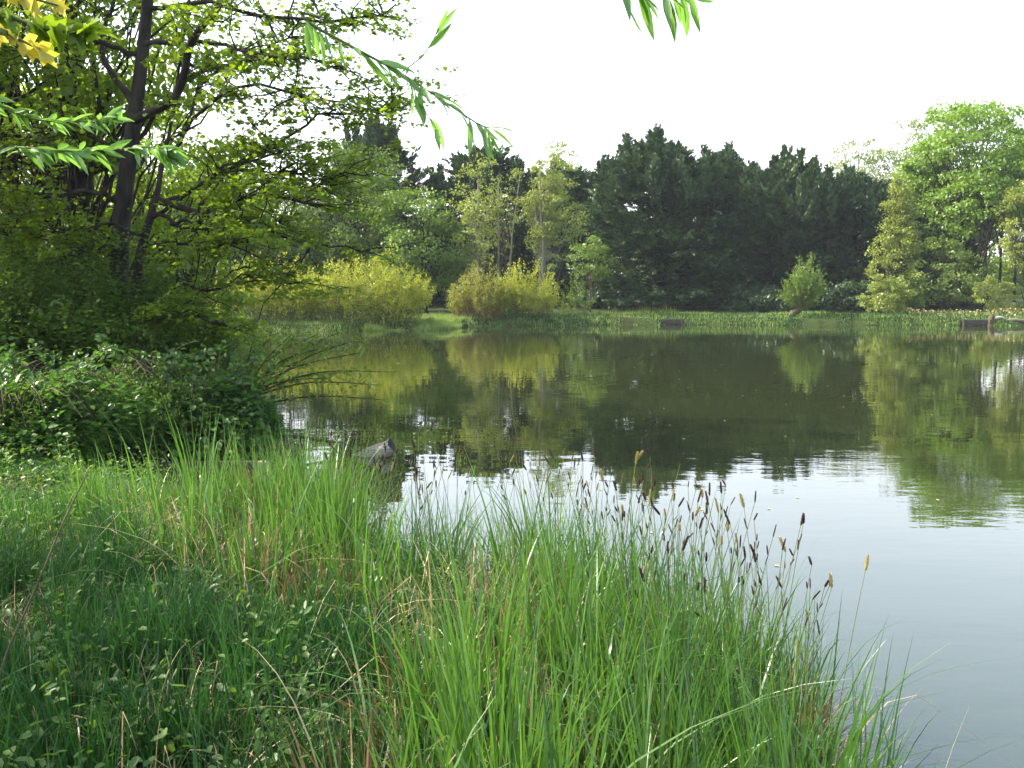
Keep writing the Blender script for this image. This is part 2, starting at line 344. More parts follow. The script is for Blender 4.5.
def conifer(name, label, cat, base, height, width, leafm, barkm, nspray=420, nn=70, group=None, depth=None, spires=1, spray=1.3, needle=.22, upness=.5, point=.75, low=.03, trunk_r=.25, sspread=.32):
    bx, by = base; bz = float(land(bx, by)) - .05
    root = empty(name, (bx, by, bz), label, cat, group)
    rx = width / 2; ry = (depth or width) / 2
    # sub-spires: each one a cone-like profile of its own
    subs = []
    for s in range(spires):
        if s == 0: subs.append((0, 0, 1.0, 1.0 if spires == 1 else .72))
        else:
            a = rng.random() * 6.28 if s > 2 else (0 if s == 1 else 3.14); q = rng.uniform(.35, .8)
            subs.append((math.cos(a) * rx * q, math.sin(a) * ry * q, rng.uniform(.72, .97), rng.uniform(.35, .6)))
    geo = []; Ps = []; Ds = []; Ls = []; Wt = []
    for (ox, oy, hh, ww) in subs:
        H = height * hh; top = np.array([bx + ox, by + oy, bz + H])
        t = np.linspace(0, 1, 8)[:, None]; P = np.array([bx + ox * .3, by + oy * .3, bz]) * (1 - t) + top * t
        geo.append(tubes(P, trunk_r * (1 - t[:, 0] * .93) * (1 if hh == 1 else .6), 6))
        m = int(nspray / spires * (1.4 if hh == 1 else .85))
        u = rng.random(m); z = low + (1 - low) * u ** .9
        prof = np.clip((1 - z) ** point, 0, 1) * (1 - .25 * np.clip(.15 - z, 0, .15) / .15)
        a = rng.random(m) * 6.28
        rr = prof * (1 + .22 * np.sin(a * 3 + z * 9) + .12 * rng.normal(size=m)) * ww
        tipp = np.stack([bx + ox * np.clip(z * 2.2, .35, 1) + np.cos(a) * rx * rr, by + oy * np.clip(z * 2.2, .35, 1) + np.sin(a) * ry * rr, bz + z * H], -1)
        dr = np.stack([np.cos(a), np.sin(a), upness * (0.2 + z * 1.6) + rng.normal(size=m) * .15], -1)
        Ps.append(tipp); Ds.append(unit(dr)); Ls.append(spray * rng.uniform(.6, 1.2, m) * (.45 + .55 * (1 - z)))
        # limb to each third spray
        q = np.arange(0, m, 4); tq = np.linspace(0, 1, 4)[None, :, None]
        ax = np.stack([np.full(len(q), bx + ox), np.full(len(q), by + oy), tipp[q, 2] - rr[q] * rx * .25], -1)
        geo.append(tubes(ax[:, None] * (1 - tq) + tipp[q][:, None] * tq, .035 * (1.1 - tq[..., 0] * 1) * np.ones((len(q), 4)), 4))
    build('trunk', geo, barkm, root, smooth=True)
    P = np.concatenate(Ps); D = np.concatenate(Ds); L = np.concatenate(Ls); m = len(P)
    n = m * nn; si = rng.integers(0, m, n); t = rng.random(n)
    rad = sspread * L[si] * (1 - t) ** .8 + .03
    off = rdir(n) * (rad * rng.random(n) ** .5)[:, None]; off[:, 2] *= .6
    Q = P[si] + D[si] * ((t - .75) * L[si])[:, None] + off
    Dn = unit(D[si] + rdir(n) * .55); Nn = unit(np.array([0, 0, 1.]) + rdir(n) * .7)
    ln = needle * rng.uniform(.6, 1.3, n)
    rv = np.clip(rng.random(m)[si] * .6 + rng.random(n) * .4, 0, 1)
    build('crown', [leaves(Q, Dn, Nn, ln, ln * .36, 'diamond', rv)], leafm, root)
    return root
def yew(name, label, cat, base, height, width, group=None, depth=None, nsp=900, nn=75, spires=12, leafm=None, barkm=None, needle=.25, sph=2.0, up=.5):
    bx, by = base; bz = float(land(bx, by)) - .05
    root = empty(name, (bx, by, bz), label, cat, group)
    rx = width / 2; ry = (depth or width) / 2; H = height * .84
    u = rng.random(nsp) ** .85; a = rng.random(nsp) * 6.28; nsp = int(nsp * 1.35); u = rng.random(nsp) ** 1.0; a = rng.random(nsp) * 6.28; fill = rng.uniform(.3, 1.0, nsp) ** .6; spires = int(spires * 2.2)
    prof = (1 - u ** 2.6) ** .6 * (.9 + .1 * np.sin(u * 9)); ln = 1 + .16 * np.sin(a * 3 + u * 5 + bx) + .1 * np.sin(a * 5 - u * 9)
    rr = prof * ln * fill
    nbg = max(30, nsp // 14); ub = rng.random(nbg); ab = rng.random(nbg) * 6.28; rb = (1 - ub ** 2.6) ** .6 * rng.uniform(.78, 1.08, nbg)
    Cb = np.stack([bx + np.cos(ab) * rx * rb, by + np.sin(ab) * ry * rb, bz + .3 + ub * H], -1)
    C = np.stack([bx + np.cos(a) * rx * rr, by + np.sin(a) * ry * rr, bz + .1 + u * H * (1 + .05 * np.sin(a * 4 + bx))], -1)
    g_ = rng.random(nsp) < .62; ib = rng.integers(0, nbg, nsp); off = rng.normal(size=(nsp, 3)) * (.62, .62, .26)
    outb = np.stack([np.cos(ab), np.sin(ab)], -1)[ib]; off[:, 2] -= .22 * np.abs((off[:, :2] * outb).sum(1))
    C[g_] = (Cb[ib] + off)[g_]; a = np.where(g_, ab[ib] + rng.normal(size=nsp) * .5, a); u = np.where(g_, ub[ib], u); C[:, 2] = np.maximum(C[:, 2], bz + .15)
    D = np.stack([np.cos(a), np.sin(a), up * (u * 1.8 - .25) + rng.normal(size=nsp) * .25], -1); L = 1.25 * rng.uniform(.6, 1.2, nsp)
    geo = [tubes(np.array([bx, by, bz]) + np.linspace(0, 1, 8)[:, None] * np.array([0, 0, H * .95]), np.linspace(.3, .05, 8), 8)]
    Cs = [C]; Dsx = [D]; Ls = [L]
    for s in range(spires):
        q = rng.random() ** .6 * .8; aa = rng.random() * 6.28
        if s == 0: q = .08
        zt = bz + H * (1 - (q ** 1.7) * .3); sh_ = sph * rng.uniform(.35, .95) * (1 - .35 * q)
        ox, oy = bx + math.cos(aa) * rx * q, by + math.sin(aa) * ry * q; ln_ = np.array([rng.normal() * .12 + math.cos(aa) * q * .3, rng.normal() * .1, 1.0])
        m = 15; v = rng.random(m) ** .8; b = rng.random(m) * 6.28; r_ = .85 * (1 - v) ** .8 * (.3 + sh_ * .35)
        P = np.array([ox, oy, zt - .9]) + ln_ * (v * (sh_ + .5))[:, None] + np.stack([np.cos(b) * r_, np.sin(b) * r_, 0 * v], -1)
        geo.append(tubes(np.array([ox, oy, zt - 1.2]) + np.linspace(0, 1, 6)[:, None] * ln_ * (sh_ + 1.0), np.linspace(.06, .012, 6), 5))
        Cs.append(P); Dsx.append(np.stack([np.cos(b) * .5, np.sin(b) * .5, .9 + v], -1)); Ls.append(1.15 * rng.uniform(.6, 1.15, m))
    q = np.arange(0, nsp, 5); tq = np.linspace(0, 1, 4)[None, :, None]
    ax = np.stack([np.full(len(q), bx), np.full(len(q), by), C[q, 2] * .9], -1)
    geo.append(tubes(ax[:, None] * (1 - tq) + C[q][:, None] * tq, .04 * (1.1 - tq[..., 0]) * np.ones((len(q), 4)), 4))
    build('trunk', geo, barkm or M['bark'], root, smooth=True)
    C = np.concatenate(Cs); D = unit(np.concatenate(Dsx)); L = np.concatenate(Ls); m = len(C); n = m * nn
    si = rng.integers(0, m, n); t = rng.random(n); rad = .30 * L[si] * (1 - t) ** .9 + .02
    off = rdir(n) * (rad * rng.random(n) ** .5)[:, None]; off[:, 2] *= .5
    Q = C[si] + D[si] * ((t - .7) * L[si])[:, None] + off; Q[:, 2] = np.maximum(Q[:, 2], bz + .05)
    Dn = unit(D[si] + rdir(n) * .6); Nn = unit(np.array([0, 0, 1.]) + rdir(n) * .7); ln = needle * rng.uniform(.6, 1.3, n)
    rv = np.clip((rng.random(m) * .6 + .22 * np.sin(C[:, 0] * 1.3 + C[:, 2] * 1.9) * np.sin(C[:, 2] * 1.1 + C[:, 1]) + .05)[si] + rng.random(n) * .3, 0, 1)
    build('crown', [leaves(Q, Dn, Nn, ln, ln * .4, 'diamond', rv)], leafm or M['yew'], root)
    return root
def shrub(name, label, cat, base, height, width, leafm, stemm, nstem=160, nleaf=60, leaf=.1, group=None, depth=None, lean=(0, 0), spread=1.0, from_t=.25,
          shape='diamond', wr=.5, stem_r=.008, jit=.12, arch=0.0, base_w=.45, up=.4, trunk=None, horiz=False):
    bx, by = base; bz = float(land(bx, by)) - .03 if trunk is None else trunk
    root = empty(name, (bx, by, bz), label, cat, group)
    rx = width / 2; ry = (depth or width) / 2
    a = rng.random(nstem) * 6.28; q = np.sqrt(rng.random(nstem))
    ux, uy = np.cos(a) * q, np.sin(a) * q
    B = np.stack([bx + ux * rx * base_w, by + uy * ry * base_w, np.full(nstem, bz)], -1)
    if trunk is None: B[:, 2] = land(B[:, 0], B[:, 1]) - .03
    dome = np.sqrt(np.clip(1 - (q * .93) ** 2, .05, 1)) ** .8
    lm = 1 + .16 * np.sin(a * 3 + 1) + .1 * np.sin(ux * 5 + uy * 3)
    Hs = height * dome * lm * rng.uniform(.5, 1.14, nstem)
    E = np.stack([bx + ux * rx * spread + lean[0] * Hs / height, by + uy * ry * spread + lean[1] * Hs / height, bz + Hs], -1)
    k = 6; t = np.linspace(0, 1, k)[None, :, None]
    Pm = B[:, None] * (1 - t) + E[:, None] * t
    Pm[:, :, 2] += (np.sin(t[..., 0] * math.pi) * (.12 + arch)) * Hs[:, None]
    Pm[:, 1:] += rng.normal(size=(nstem, k - 1, 3)) * .03 * height
    geo = [tubes(Pm, stem_r * (1.15 - t[..., 0]) * rng.uniform(.6, 1.3, (nstem, 1)), 4)]
    n = nstem * nleaf; si = rng.integers(0, nstem, n); tt = from_t + (1 - from_t) * rng.random(n) ** .8
    f = tt * (k - 1); i0 = np.minimum(f.astype(int), k - 2); fr = (f - i0)[:, None]
    P = Pm[si, i0] * (1 - fr) + Pm[si, i0 + 1] * fr; Dd = unit(Pm[si, i0 + 1] - Pm[si, i0])
    P = P + rdir(n) * (jit * rng.random(n))[:, None]
    P[:, 2] = np.maximum(P[:, 2], bz + .02)
    D = unit(Dd * up + rdir(n) * .8); Nn = unit(np.array([0, 0, 1.]) + rdir(n) * (.5 if horiz else .8))
    if horiz: D = unit(D * np.array([1, 1, .35]))
    Ls = leaf * rng.uniform(.55, 1.3, n)
    rv = np.clip(rng.random(nstem)[si] * .5 + rng.random(n) * .55, 0, 1)
    build('stems', geo, stemm, root)
    build('foliage', [leaves(P, D, Nn, Ls, Ls * wr, shape, rv)], leafm, root)
    return root
def px(x, Y): return ((x - 512) / F * Y * 1.0, Y)

# ================================================================ FAR SIDE OF THE POND
# distant wood closing the view: one uncountable mass
n = 60000; X = rng.uniform(-75, 90, n); Y = rng.uniform(88, 100, n)
hh = 5.5 + 3.5 * (X < 40) * (X > -40) + 1.5 * np.sin(X * .35) + 1.2 * np.sin(X * .9 + 1); Z = rng.random(n) ** .8 * hh
P = np.stack([X, Y + np.sin(X * .5) * 3, Z], -1)
o = build('distant_wood', [leaves(P, rdir(n), unit(rdir(n) + np.array([0, -.4, .6])), .6 * rng.uniform(.5, 1.3, n), .45, 'diamond')], M['midgreen'])
tag(o, 'hazy far wood seen through gaps between the trunks', 'wood', None, 'stuff')

G = 'trees on the far bank'
bl, cn, sh = broadleaf, conifer, shrub
# dark conifers on the left
yew('spruce_tree', 'tall dark blue-green conifer rising behind the light leafy tree near the big yellow shrub', 'tree', px(385, 66), 13.0, 7.4, G, nsp=700, spires=5, leafm=M['spruce'], sph=2.6)
yew('spruce_tree', 'broad dark conifer standing behind the thin pale stems with yellow bushes below', 'tree', px(482, 67), 11.7, 7.8, G, nsp=700, spires=8, leafm=M['spruce'])
yew('yew_tree', 'low dark evergreen filling the gap left of the big spiky yew', 'tree', px(562, 69), 10.4, 8.2, G, nsp=700, spires=9)
yew('yew_tree', 'largest dark yew with spiky leaning tops and olive lit left side', 'tree', px(655, 62), 11.3, 9.4, G, nsp=1250, spires=15, sph=2.3)
yew('yew_tree', 'dark yew directly right of the largest spiky yew, its top slightly lower', 'tree', px(722, 66), 10.6, 8.2, G, nsp=950, spires=11)
yew('yew_tree', 'dark yew with narrow upright tips behind the small leaning pollard willow', 'tree', px(788, 63), 9.9, 8.0, G, nsp=1000, spires=14, sph=2.3, up=.9)
yew('yew_tree', 'lower dark yew left of the narrow cone-shaped yellow-green tree', 'tree', px(852, 64), 9.0, 7.4, G, nsp=900, spires=10, up=.8)
yew('yew_tree', 'short dark evergreen right behind the narrow cone-shaped yellow-green tree', 'tree', px(918, 65), 7.2, 6.5, G, nsp=650, spires=6)
# leafy trees left
bl('leafy_tree', 'light green leafy tree behind the big yellow shrub, in front of the tall conifer', 'tree', px(352, 57), 9.4, 6.4, M['midgreen'], M['bark'], 170, 120, .17, .85, .12, .16, G)
bl('leafy_tree', 'low rounded light green tree between the two groups of yellow shrubs', 'tree', px(425, 55), 6.6, 5.2, M['spring'], M['bark'], 130, 120, .16, .8, .06, .14, G)
bl('leafy_tree', 'round green tree showing between near twigs at the far left of the pond', 'tree', px(288, 58), 7.8, 6.5, M['midgreen'], M['bark'], 140, 120, .17, .85, .1, .15, G)
bl('leafy_tree', 'leafy tree half hidden by the near maple, furthest left on the far bank', 'tree', px(215, 56), 8.5, 7.5, M['spring'], M['bark'], 150, 120, .17, .9, .1, .17, G)
bl('leafy_tree', 'dark green leafy tree behind the near trunks across the water', 'tree', px(110, 56), 9.5, 9, M['midgreen'], M['bark'], 150, 110, .2, 1, .05, .17, G)
# slim pale trees
bl('slender_tree', 'slim tree with one pale bare stem and thin leaves among the yellow bushes', 'tree', px(478, 54), 9.4, 3.0, M['olive'], M['barkpale'], 90, 40, .13, .5, .22, .085, G, hollow=.2)
bl('slender_tree', 'slim pale forked tree with sparse twigs just right of the single pale stem', 'tree', px(497, 55), 8.6, 2.6, M['olive'], M['barkpale'], 46, 18, .12, .4, .35, .1, G, stems=2, hollow=.2)
bl('slender_tree', 'tall feathery yellow-green tree with several pale stems left of the dark yews', 'tree', px(548, 54), 9.5, 3.4, M['olive'], M['barkpale'], 150, 60, .13, .5, .25, .1, G, stems=3, hollow=.15)
bl('leafy_sapling', 'small bright leafy sapling standing against the dark yew foliage', 'tree', px(590, 57), 4.2, 2.3, M['spring'], M['twig'], 34, 70, .14, .5, .45, .05, G)
# right group
bl('pale_tree', 'pale feathery tree showing above the dark yews, left of the others', 'tree', px(852, 82), 13.6, 5.5, M['pale'], M['barkpale'], 70, 60, .2, .9, .4, .16, G, hollow=.2)
bl('pale_tree', 'pale thin-crowned tree behind the tip of the narrow cone-shaped tree', 'tree', px(900, 80), 14.0, 6.5, M['pale'], M['barkpale'], 120, 75, .2, .9, .35, .16, G, hollow=.2)
bl('cone_tree', 'narrow cone-shaped yellow-green tree at the water edge beside the yews', 'tree', px(894, 54), 7.9, 3.5, M['olive'], M['twig'], 240, 55, .12, .38, .04, .1, G, taper=.72, hollow=.05, layered=.8)
bl('oak_tree', 'big bright green spreading tree with a domed crown at right', 'tree', px(963, 64), 12.6, 9.2, M['bright'], M['bark'], 300, 130, .2, 1.0, .3, .2, G)
bl('oak_tree', 'bright green tree cut by the right edge behind the big domed one', 'tree', px(1048, 68), 13.2, 9, M['bright'], M['bark'], 220, 130, .2, 1.05, .28, .2, G)
bl('oak_tree', 'bright tree outside to the right, its crown touching the edge tree', 'tree', px(1130, 64), 13, 9, M['bright'], M['bark'], 180, 120, .2, 1.05, .2, .2, G)
bl('yellowish_tree', 'small yellow-green tree at the right edge in front of the bright crowns', 'tree', px(1026, 58), 7.6, 3.4, M['olive'], M['bark'], 130, 60, .13, .5, .3, .09, G)
for i, (x, Y, h, lab) in enumerate([(941, 66, 8.5, 'dark slim trunk standing left of the other bare trunks under the bright trees'),
                                    (983, 60, 8.0, 'straight dark trunk in the middle of the row under the bright trees'),
                                    (997, 66, 9.0, 'leaning thin trunk behind the yellow-green bush near the right edge'),
                                    (1012, 62, 8.5, 'slim trunk next to the right edge of the wood')]):
    bl('slim_tree', lab, 'tree', px(x, Y), h, 3.0, M['bright'], M['bark'], 50, 70, .17, .8, .6, .11, 'slim trunks under the bright trees')
bl('waterside_bush', 'round pale yellow-green bush at the foot of the cone-shaped tree', 'bush', px(887, 52.5), 2.2, 2.3, M['olive'], M['twig'], 50, 110, .11, .35, .02, .04)
bl('waterside_bush', 'darker green bush just right of the foot of the cone-shaped tree', 'bush', px(906, 53.5), 2.3, 1.8, M['midgreen'], M['twig'], 40, 110, .11, .35, .02, .04)
bl('waterside_bush', 'yellowish bush near the right edge beside the old grey stump', 'bush', px(995, 54), 2.1, 2.4, M['olive'], M['twig'], 45, 90, .11, .4, .02, .04)
bl('wood_edge_bush', 'dark green bush under the trees between the cone-shaped tree and bare trunks', 'bush', px(940, 60), 4.2, 5.0, M['midgreen'], M['twig'], 80, 110, .15, .6, .02, .05)
bl('wood_edge_bush', 'green bush under the trunks close to the right edge', 'bush', px(975, 70), 3.4, 7, M['spring'], M['twig'], 90, 110, .18, .7, .02, .05)
# yellow shrubs
sh('yellow_shrub', 'largest bright yellow shrub with a domed top over the water', 'shrub', px(362, 45.5), 2.9, 6.8, M['yellow'], M['greentwig'], 620, 60, .09, 'yellow shrubs on the far bank', 3.2, base_w=.75, jit=.14)
sh('yellow_shrub', 'yellow-green shrub left of the largest one, half behind near leaves', 'shrub', px(268, 45.4), 2.7, 5.6, M['yellow'], M['greentwig'], 420, 55, .09, 'yellow shrubs on the far bank', 3.0, base_w=.75, jit=.14)
sh('yellow_shrub', 'dull russet-yellow shrub at the foot of the single pale stem', 'shrub', px(478, 49.9), 2.4, 3.2, M['yellowdull'], M['redtwig'], 260, 45, .09, 'yellow shrubs on the far bank', 2.2, base_w=.7)
sh('yellow_shrub', 'bright yellow-green shrub below the tall feathery tree', 'shrub', px(522, 50.4), 2.5, 4.4, M['yellow'], M['greentwig'], 360, 50, .09, 'yellow shrubs on the far bank', 2.4, base_w=.7)
sh('yellow_shrub', 'small sparse green shrub with upright shoots at the end of the yellow row', 'shrub', px(576, 51.6), 2.0, 2.0, M['spring'], M['greentwig'], 34, 50, .1, 'yellow shrubs on the far bank', 1.5)
# low shrubs closing under the yews
for i, (x, Y, h, wd, lab) in enumerate([(620, 60, 1.6, 6, 'dark low bush under the left skirt of the largest yew'), (700, 60, 1.5, 6, 'dark low bush under the middle yews'),
                                        (765, 59, 1.5, 5, 'dark low bush behind and left of the pollard willow'), (845, 58, 1.7, 5, 'dark low bush under the right yews')]):
    bl('low_bush', lab, 'bush', px(x, Y), h, wd, M['yew'], M['twig'], 60, 90, .16, .5, .0, .03)
# pollard willow
pb = px(794, 51.6); pz = float(land(*pb))
r = shrub('pollard_willow', 'small pollard willow with a leaning trunk and mop of upright shoots at the water edge', 'tree', (pb[0] + .42, pb[1]), 2.35, 2.6, M['spring'], M['greentwig'],
          300, 34, .1, None, 2.0, base_w=.16, spread=1.0, trunk=pz + .35, stem_r=.012, jit=.06, up=1.0)
P = curve_pts([(pb[0] - .25, pb[1], pz - .1), (pb[0] - .05, pb[1], pz + .25), (pb[0] + .2, pb[1], pz + .35), (pb[0] + .42, pb[1], pz + .6)], 8)
build('trunk', [tubes(P, np.linspace(.19, .12, 8), 8)], M['twig'], r, smooth=True)

# ---- bank grass, reeds, dead stalks of the far side
def strip(name, label, cat, x0, x1, s0, s1, n, h0, h1, wd, mat, yr=(40, 60)):
    X = rng.uniform(x0, x1, n * 6); Y = rng.uniform(*yr, n * 6); s = sdf(X, Y); k = (s > s0) & (s < s1) & (rng.random(len(X)) < .5 + .9 * (np.sin(X * 1.3 + Y * 2) * np.sin(X * .57 + 2) + .35)); X, Y = X[k][:n], Y[k][:n]
    hm = .62 + .35 * np.sin(X * 1.1 + Y) * np.sin(X * .43 + 1) + .3 * np.sin(X * 3.7) * np.sin(Y * 4 + X)
    B = np.stack([X, Y, np.maximum(land(X, Y), -.05)], -1); m = len(X)
    o = build(name, [blades(B, rng.uniform(h0, h1, m) * hm, wd, rng.random(m) * 6.28, rng.normal(size=m) * .5, 3)], mat)
    return tag(o, label, cat, None, 'stuff')
strip('bank_grass', 'short sunlit grass along the far water edge', 'grass', -18, 36, -.15, 4.5, 60000, .08, .30, .028, M['reed'], (43, 57))
strip('waterside_weeds', 'darker green weeds mixed in the far bank grass', 'weeds', -2, 36, -.2, 3, 12000, .12, .42, .05, M['grass'], (45, 56))
strip('dead_stalks', 'pale dead stalks in a patch in front of the largest yew', 'dead stalks', 4.6, 8.6, .8, 3, 500, .3, .8, .018, M['olive'], (49, 55))
strip('reed_bed', 'bluish green reed bed standing in the water left of the largest yellow shrub', 'reeds', -14.6, -11.3, -.9, .4, 4500, .5, .85, .03, M['reed'], (41, 46))
strip('reed_bed', 'low reed fringe in the water right of the largest yellow shrub', 'reeds', -6.5, -2.4, -.8, .3, 4500, .3, .5, .03, M['reed'], (43, 50))
n = 700; X = rng.uniform(20, 34, n); Y = rng.uniform(49.4, 51.8, n); k = sdf(X, Y) > .1; X, Y = X[k], Y[k]
P = np.stack([X, Y, land(X, Y) + rng.uniform(.2, .45, len(X))], -1)
tag(build('yellow_wildflowers', [leaves(P, rdir(len(P)), rdir(len(P)), .09, .09)], M['headyellow']), 'tiny yellow flowers dotted in the right part of the far bank', 'wildflowers', None, 'stuff')

def box(x0, x1, y0, y1, z0, z1, rot=0, c=None, tilt=0):
    v = np.array([(x, y, z) for z in (z0, z1) for y in (y0, y1) for x in (x0, x1)], float)
    f = np.array([(0, 2, 3, 1), (4, 5, 7, 6), (0, 1, 5, 4), (2, 6, 7, 3), (0, 4, 6, 2), (1, 3, 7, 5)])
    ca, sa = math.cos(tilt), math.sin(tilt); x, z = v[:, 0].copy(), v[:, 2].copy(); v[:, 0] = x * ca - z * sa; v[:, 2] = x * sa + z * ca
    ca, sa = math.cos(rot), math.sin(rot); x, y = v[:, 0].copy(), v[:, 1].copy(); v[:, 0] = x * ca - y * sa; v[:, 1] = x * sa + y * ca
    if c is not None: v += np.array(c)
    return (v, f, rng.random())
def bevel(o, wd=.008):
    m = o.modifiers.new('bevel', 'BEVEL'); m.width = wd; m.segments = 2; return o
def platform(label, c, wd, rot=0):
    c = np.array(c); t = empty('fishing_platform', c, label, 'platform')
    nb = 5
    bevel(build('deck', [box(-wd / 2, wd / 2, k * .16, k * .16 + .145, .24 + .004 * (k % 2), .285, rot, c) for k in range(nb)], M['darkwood'], t))
    bevel(build('edge_board', [box(-wd / 2 - .03, wd / 2 + .03, -.06, -.012, .02, .25, rot, c)], M['darkwood'], t))
    for s in (-1, 1):
        bevel(build('post', [box(s * wd / 2 - .05, s * wd / 2 + .05, -.16, -.065, -.5, .3, rot, c)], M['darkwood'], t))
    return t
platform('small dark fishing platform set in the far bank in front of the yews', (7.95, 50.6, 0), 1.25)
platform('dark wooden platform at the far edge below the bright green trees', (23.0, 49.6, 0), 1.3)
# old grey stump and log at far right
c = np.array([(989 - 512) / F * 49.6, 49.6, 0.0])
t = empty('tree_stump', c, 'grey broken stump standing at the far water edge near the right side', 'stump')
P = curve_pts([c + (0, 0, -.2), c + (.03, 0, .1), c + (.1, 0, .4), c + (.06, 0, .6)], 9)
build('stump', [tubes(P, np.array([.24, .2, .18, .17, .16, .15, .12, .08, .02]) , 9)], M['twig'], t, smooth=True)
P = curve_pts([c + (.15, 0, .3), c + (.45, -.1, .42), c + (.7, -.15, .33)], 6)
build('branch_stub', [tubes(P, np.linspace(.1, .04, 6), 6)], M['oldwood'], t, smooth=True)
P = curve_pts([c + (.5, .1, .1), c + (1.1, 0, .28), c + (1.9, -.1, .22)], 6)
tag(build('fallen_log', [tubes(P, [.02, .09, .1, .1, .08, .02], 8)], M['stone'], smooth=True), 'pale fallen log lying right of the grey stump on the far bank', 'log')
# floating specks
n = 420; X = rng.uniform(-5, 26, n); Y = rng.uniform(6, 48, n); k = sdf(X, Y) < -.5; X, Y = X[k], Y[k]; m = len(X)
nv = np.tile([0, 0, 1.], (m, 1)); dd = rdir(m); dd[:, 2] = 0
tag(build('floating_leaves', [leaves(np.stack([X, Y, np.full(m, .006)], -1), dd, nv, .05, .035, 'diamond', curl=.05)], M['straw']), 'tiny pale leaves and fluff floating on the open water', 'floating leaves', None, 'stuff')

# thin air haze round the whole scene
hz = build('haze', [box(-1000, 1000, -400, 1300, -4.0, 26)], None) if False else None
hv = box(-960, 960, -320, 1260, -4.5, 24)
hm_ = bpy.data.materials.new('haze_air'); hm_.use_nodes = True; nn_ = hm_.node_tree; nn_.nodes.clear()
ho = nn_.nodes.new('ShaderNodeOutputMaterial'); pv = nn_.nodes.new('ShaderNodeVolumePrincipled'); pv.inputs['Color'].default_value = (.86, .93, 1, 1); pv.inputs['Density'].default_value = .0003
nn_.links.new(pv.outputs[0], ho.inputs['Volume']); tag(build('haze', [hv], hm_), 'faint bluish summer haze over the pond', 'haze', None, 'stuff')

# ================================================================ LEFT BANK TREES
def traced_tree(name, label, cat, trunkpts, trunkr, limbs, leafm, ntw=22, nleaf=34, leaf=.085, twl=1.0, extra=None, shape='maple', Y0=13.5, sag=.1):
    """trunk and limbs given as traced polylines; side twigs and sprays of leaves grow from every limb"""
    T = np.array(trunkpts); base = T[0].copy()
    root = empty(name, base, label, cat)
    P = curve_pts(T, 22); rr = np.interp(np.linspace(0, 1, 22), np.linspace(0, 1, len(trunkr)), trunkr)
    geo = [tubes(P, rr, 12)]; seeds = [];
    for (pts, r0, r1, dn) in limbs:
        L = curve_pts(pts, 14); L[1:] += rng.normal(size=(13, 3)) * .02
        geo.append(tubes(L, np.linspace(r0, r1, 14), 7)); seeds.append((L, dn, r1))
    tw = []; twr = []; LP = []; LD = []
    for (L, dn, r1) in seeds:
        m = int(ntw * dn); ti = rng.uniform(.3, 1, m) ** .8 * 13; i0 = np.minimum(ti.astype(int), 12); f = (ti - i0)[:, None]
        p = L[i0] * (1 - f) + L[i0 + 1] * f; tg = unit(L[i0 + 1] - L[i0])
        d = unit(tg * .7 + rdir(m, .12, .35) * 1.0); ln = twl * rng.uniform(.35, 1.1, m)
        k = 5; t = np.linspace(0, 1, k)[None, :, None]
        Q = p[:, None] + d[:, None] * ln[:, None, None] * t; Q[:, :, 2] -= sag * ln[:, None] * t[..., 0] ** 2
        Q[:, 1:] += rng.normal(size=(m, k - 1, 3)) * .03
        tw.append(Q); twr.append(np.maximum(.004, .011 * (1.1 - t[..., 0])) * np.ones((m, k)))
        # sub twigs
        m2 = m * 4; s = rng.integers(0, m, m2); tt = rng.integers(1, k, m2); p2 = Q[s, tt]; d2 = unit(d[s] * .5 + rdir(m2, .05, .3)); l2 = ln[s] * rng.uniform(.25, .55, m2)
        Q2 = p2[:, None] + d2[:, None] * l2[:, None, None] * t; Q2[:, :, 2] -= sag * l2[:, None] * t[..., 0] ** 2
        tw.append(Q2); twr.append(.0035 * (1.2 - t[..., 0]) * np.ones((m2, k)))
        n = m2 * nleaf // 4; s = rng.integers(0, m2, n); tt = rng.random(n) * (k - 1.01); i1 = tt.astype(int); f = (tt - i1)[:, None]
        LP.append(Q2[s, i1] * (1 - f) + Q2[s, i1 + 1] * f + rng.normal(size=(n, 3)) * (.05, .05, .025)); LD.append(d2[s])
    geo.append(tubes(np.concatenate(tw), np.concatenate(twr), 4)); build('trunk', geo, M['bark'], root, smooth=True)
    P = np.concatenate(LP); D = np.concatenate(LD); n = len(P)
    D = unit(D * .4 + rdir(n, -.15, .5)); Nn = unit(np.array([0, 0, 1.]) + rdir(n) * .6); Ls = leaf * rng.uniform(.55, 1.25, n)
    build('crown', [leaves(P, D, Nn, Ls, Ls * 1.05, shape, rng.random(n))], leafm, root)
    return root
def A(*p):  # (px, py, Y) triples
    return [at(*q) for q in p]
def line(Y, *p, dy=0):
    k = len(p); return [at(a, b, Y + dy * i / (k - 1)) for i, (a, b) in enumerate(p)]
D0 = 13.0
tr = line(D0, (112, 420), (117, 345), (119, 265), (122, 215), (130, 150), (138, 92), (145, 30), (151, -40), (160, -130), (166, -230))
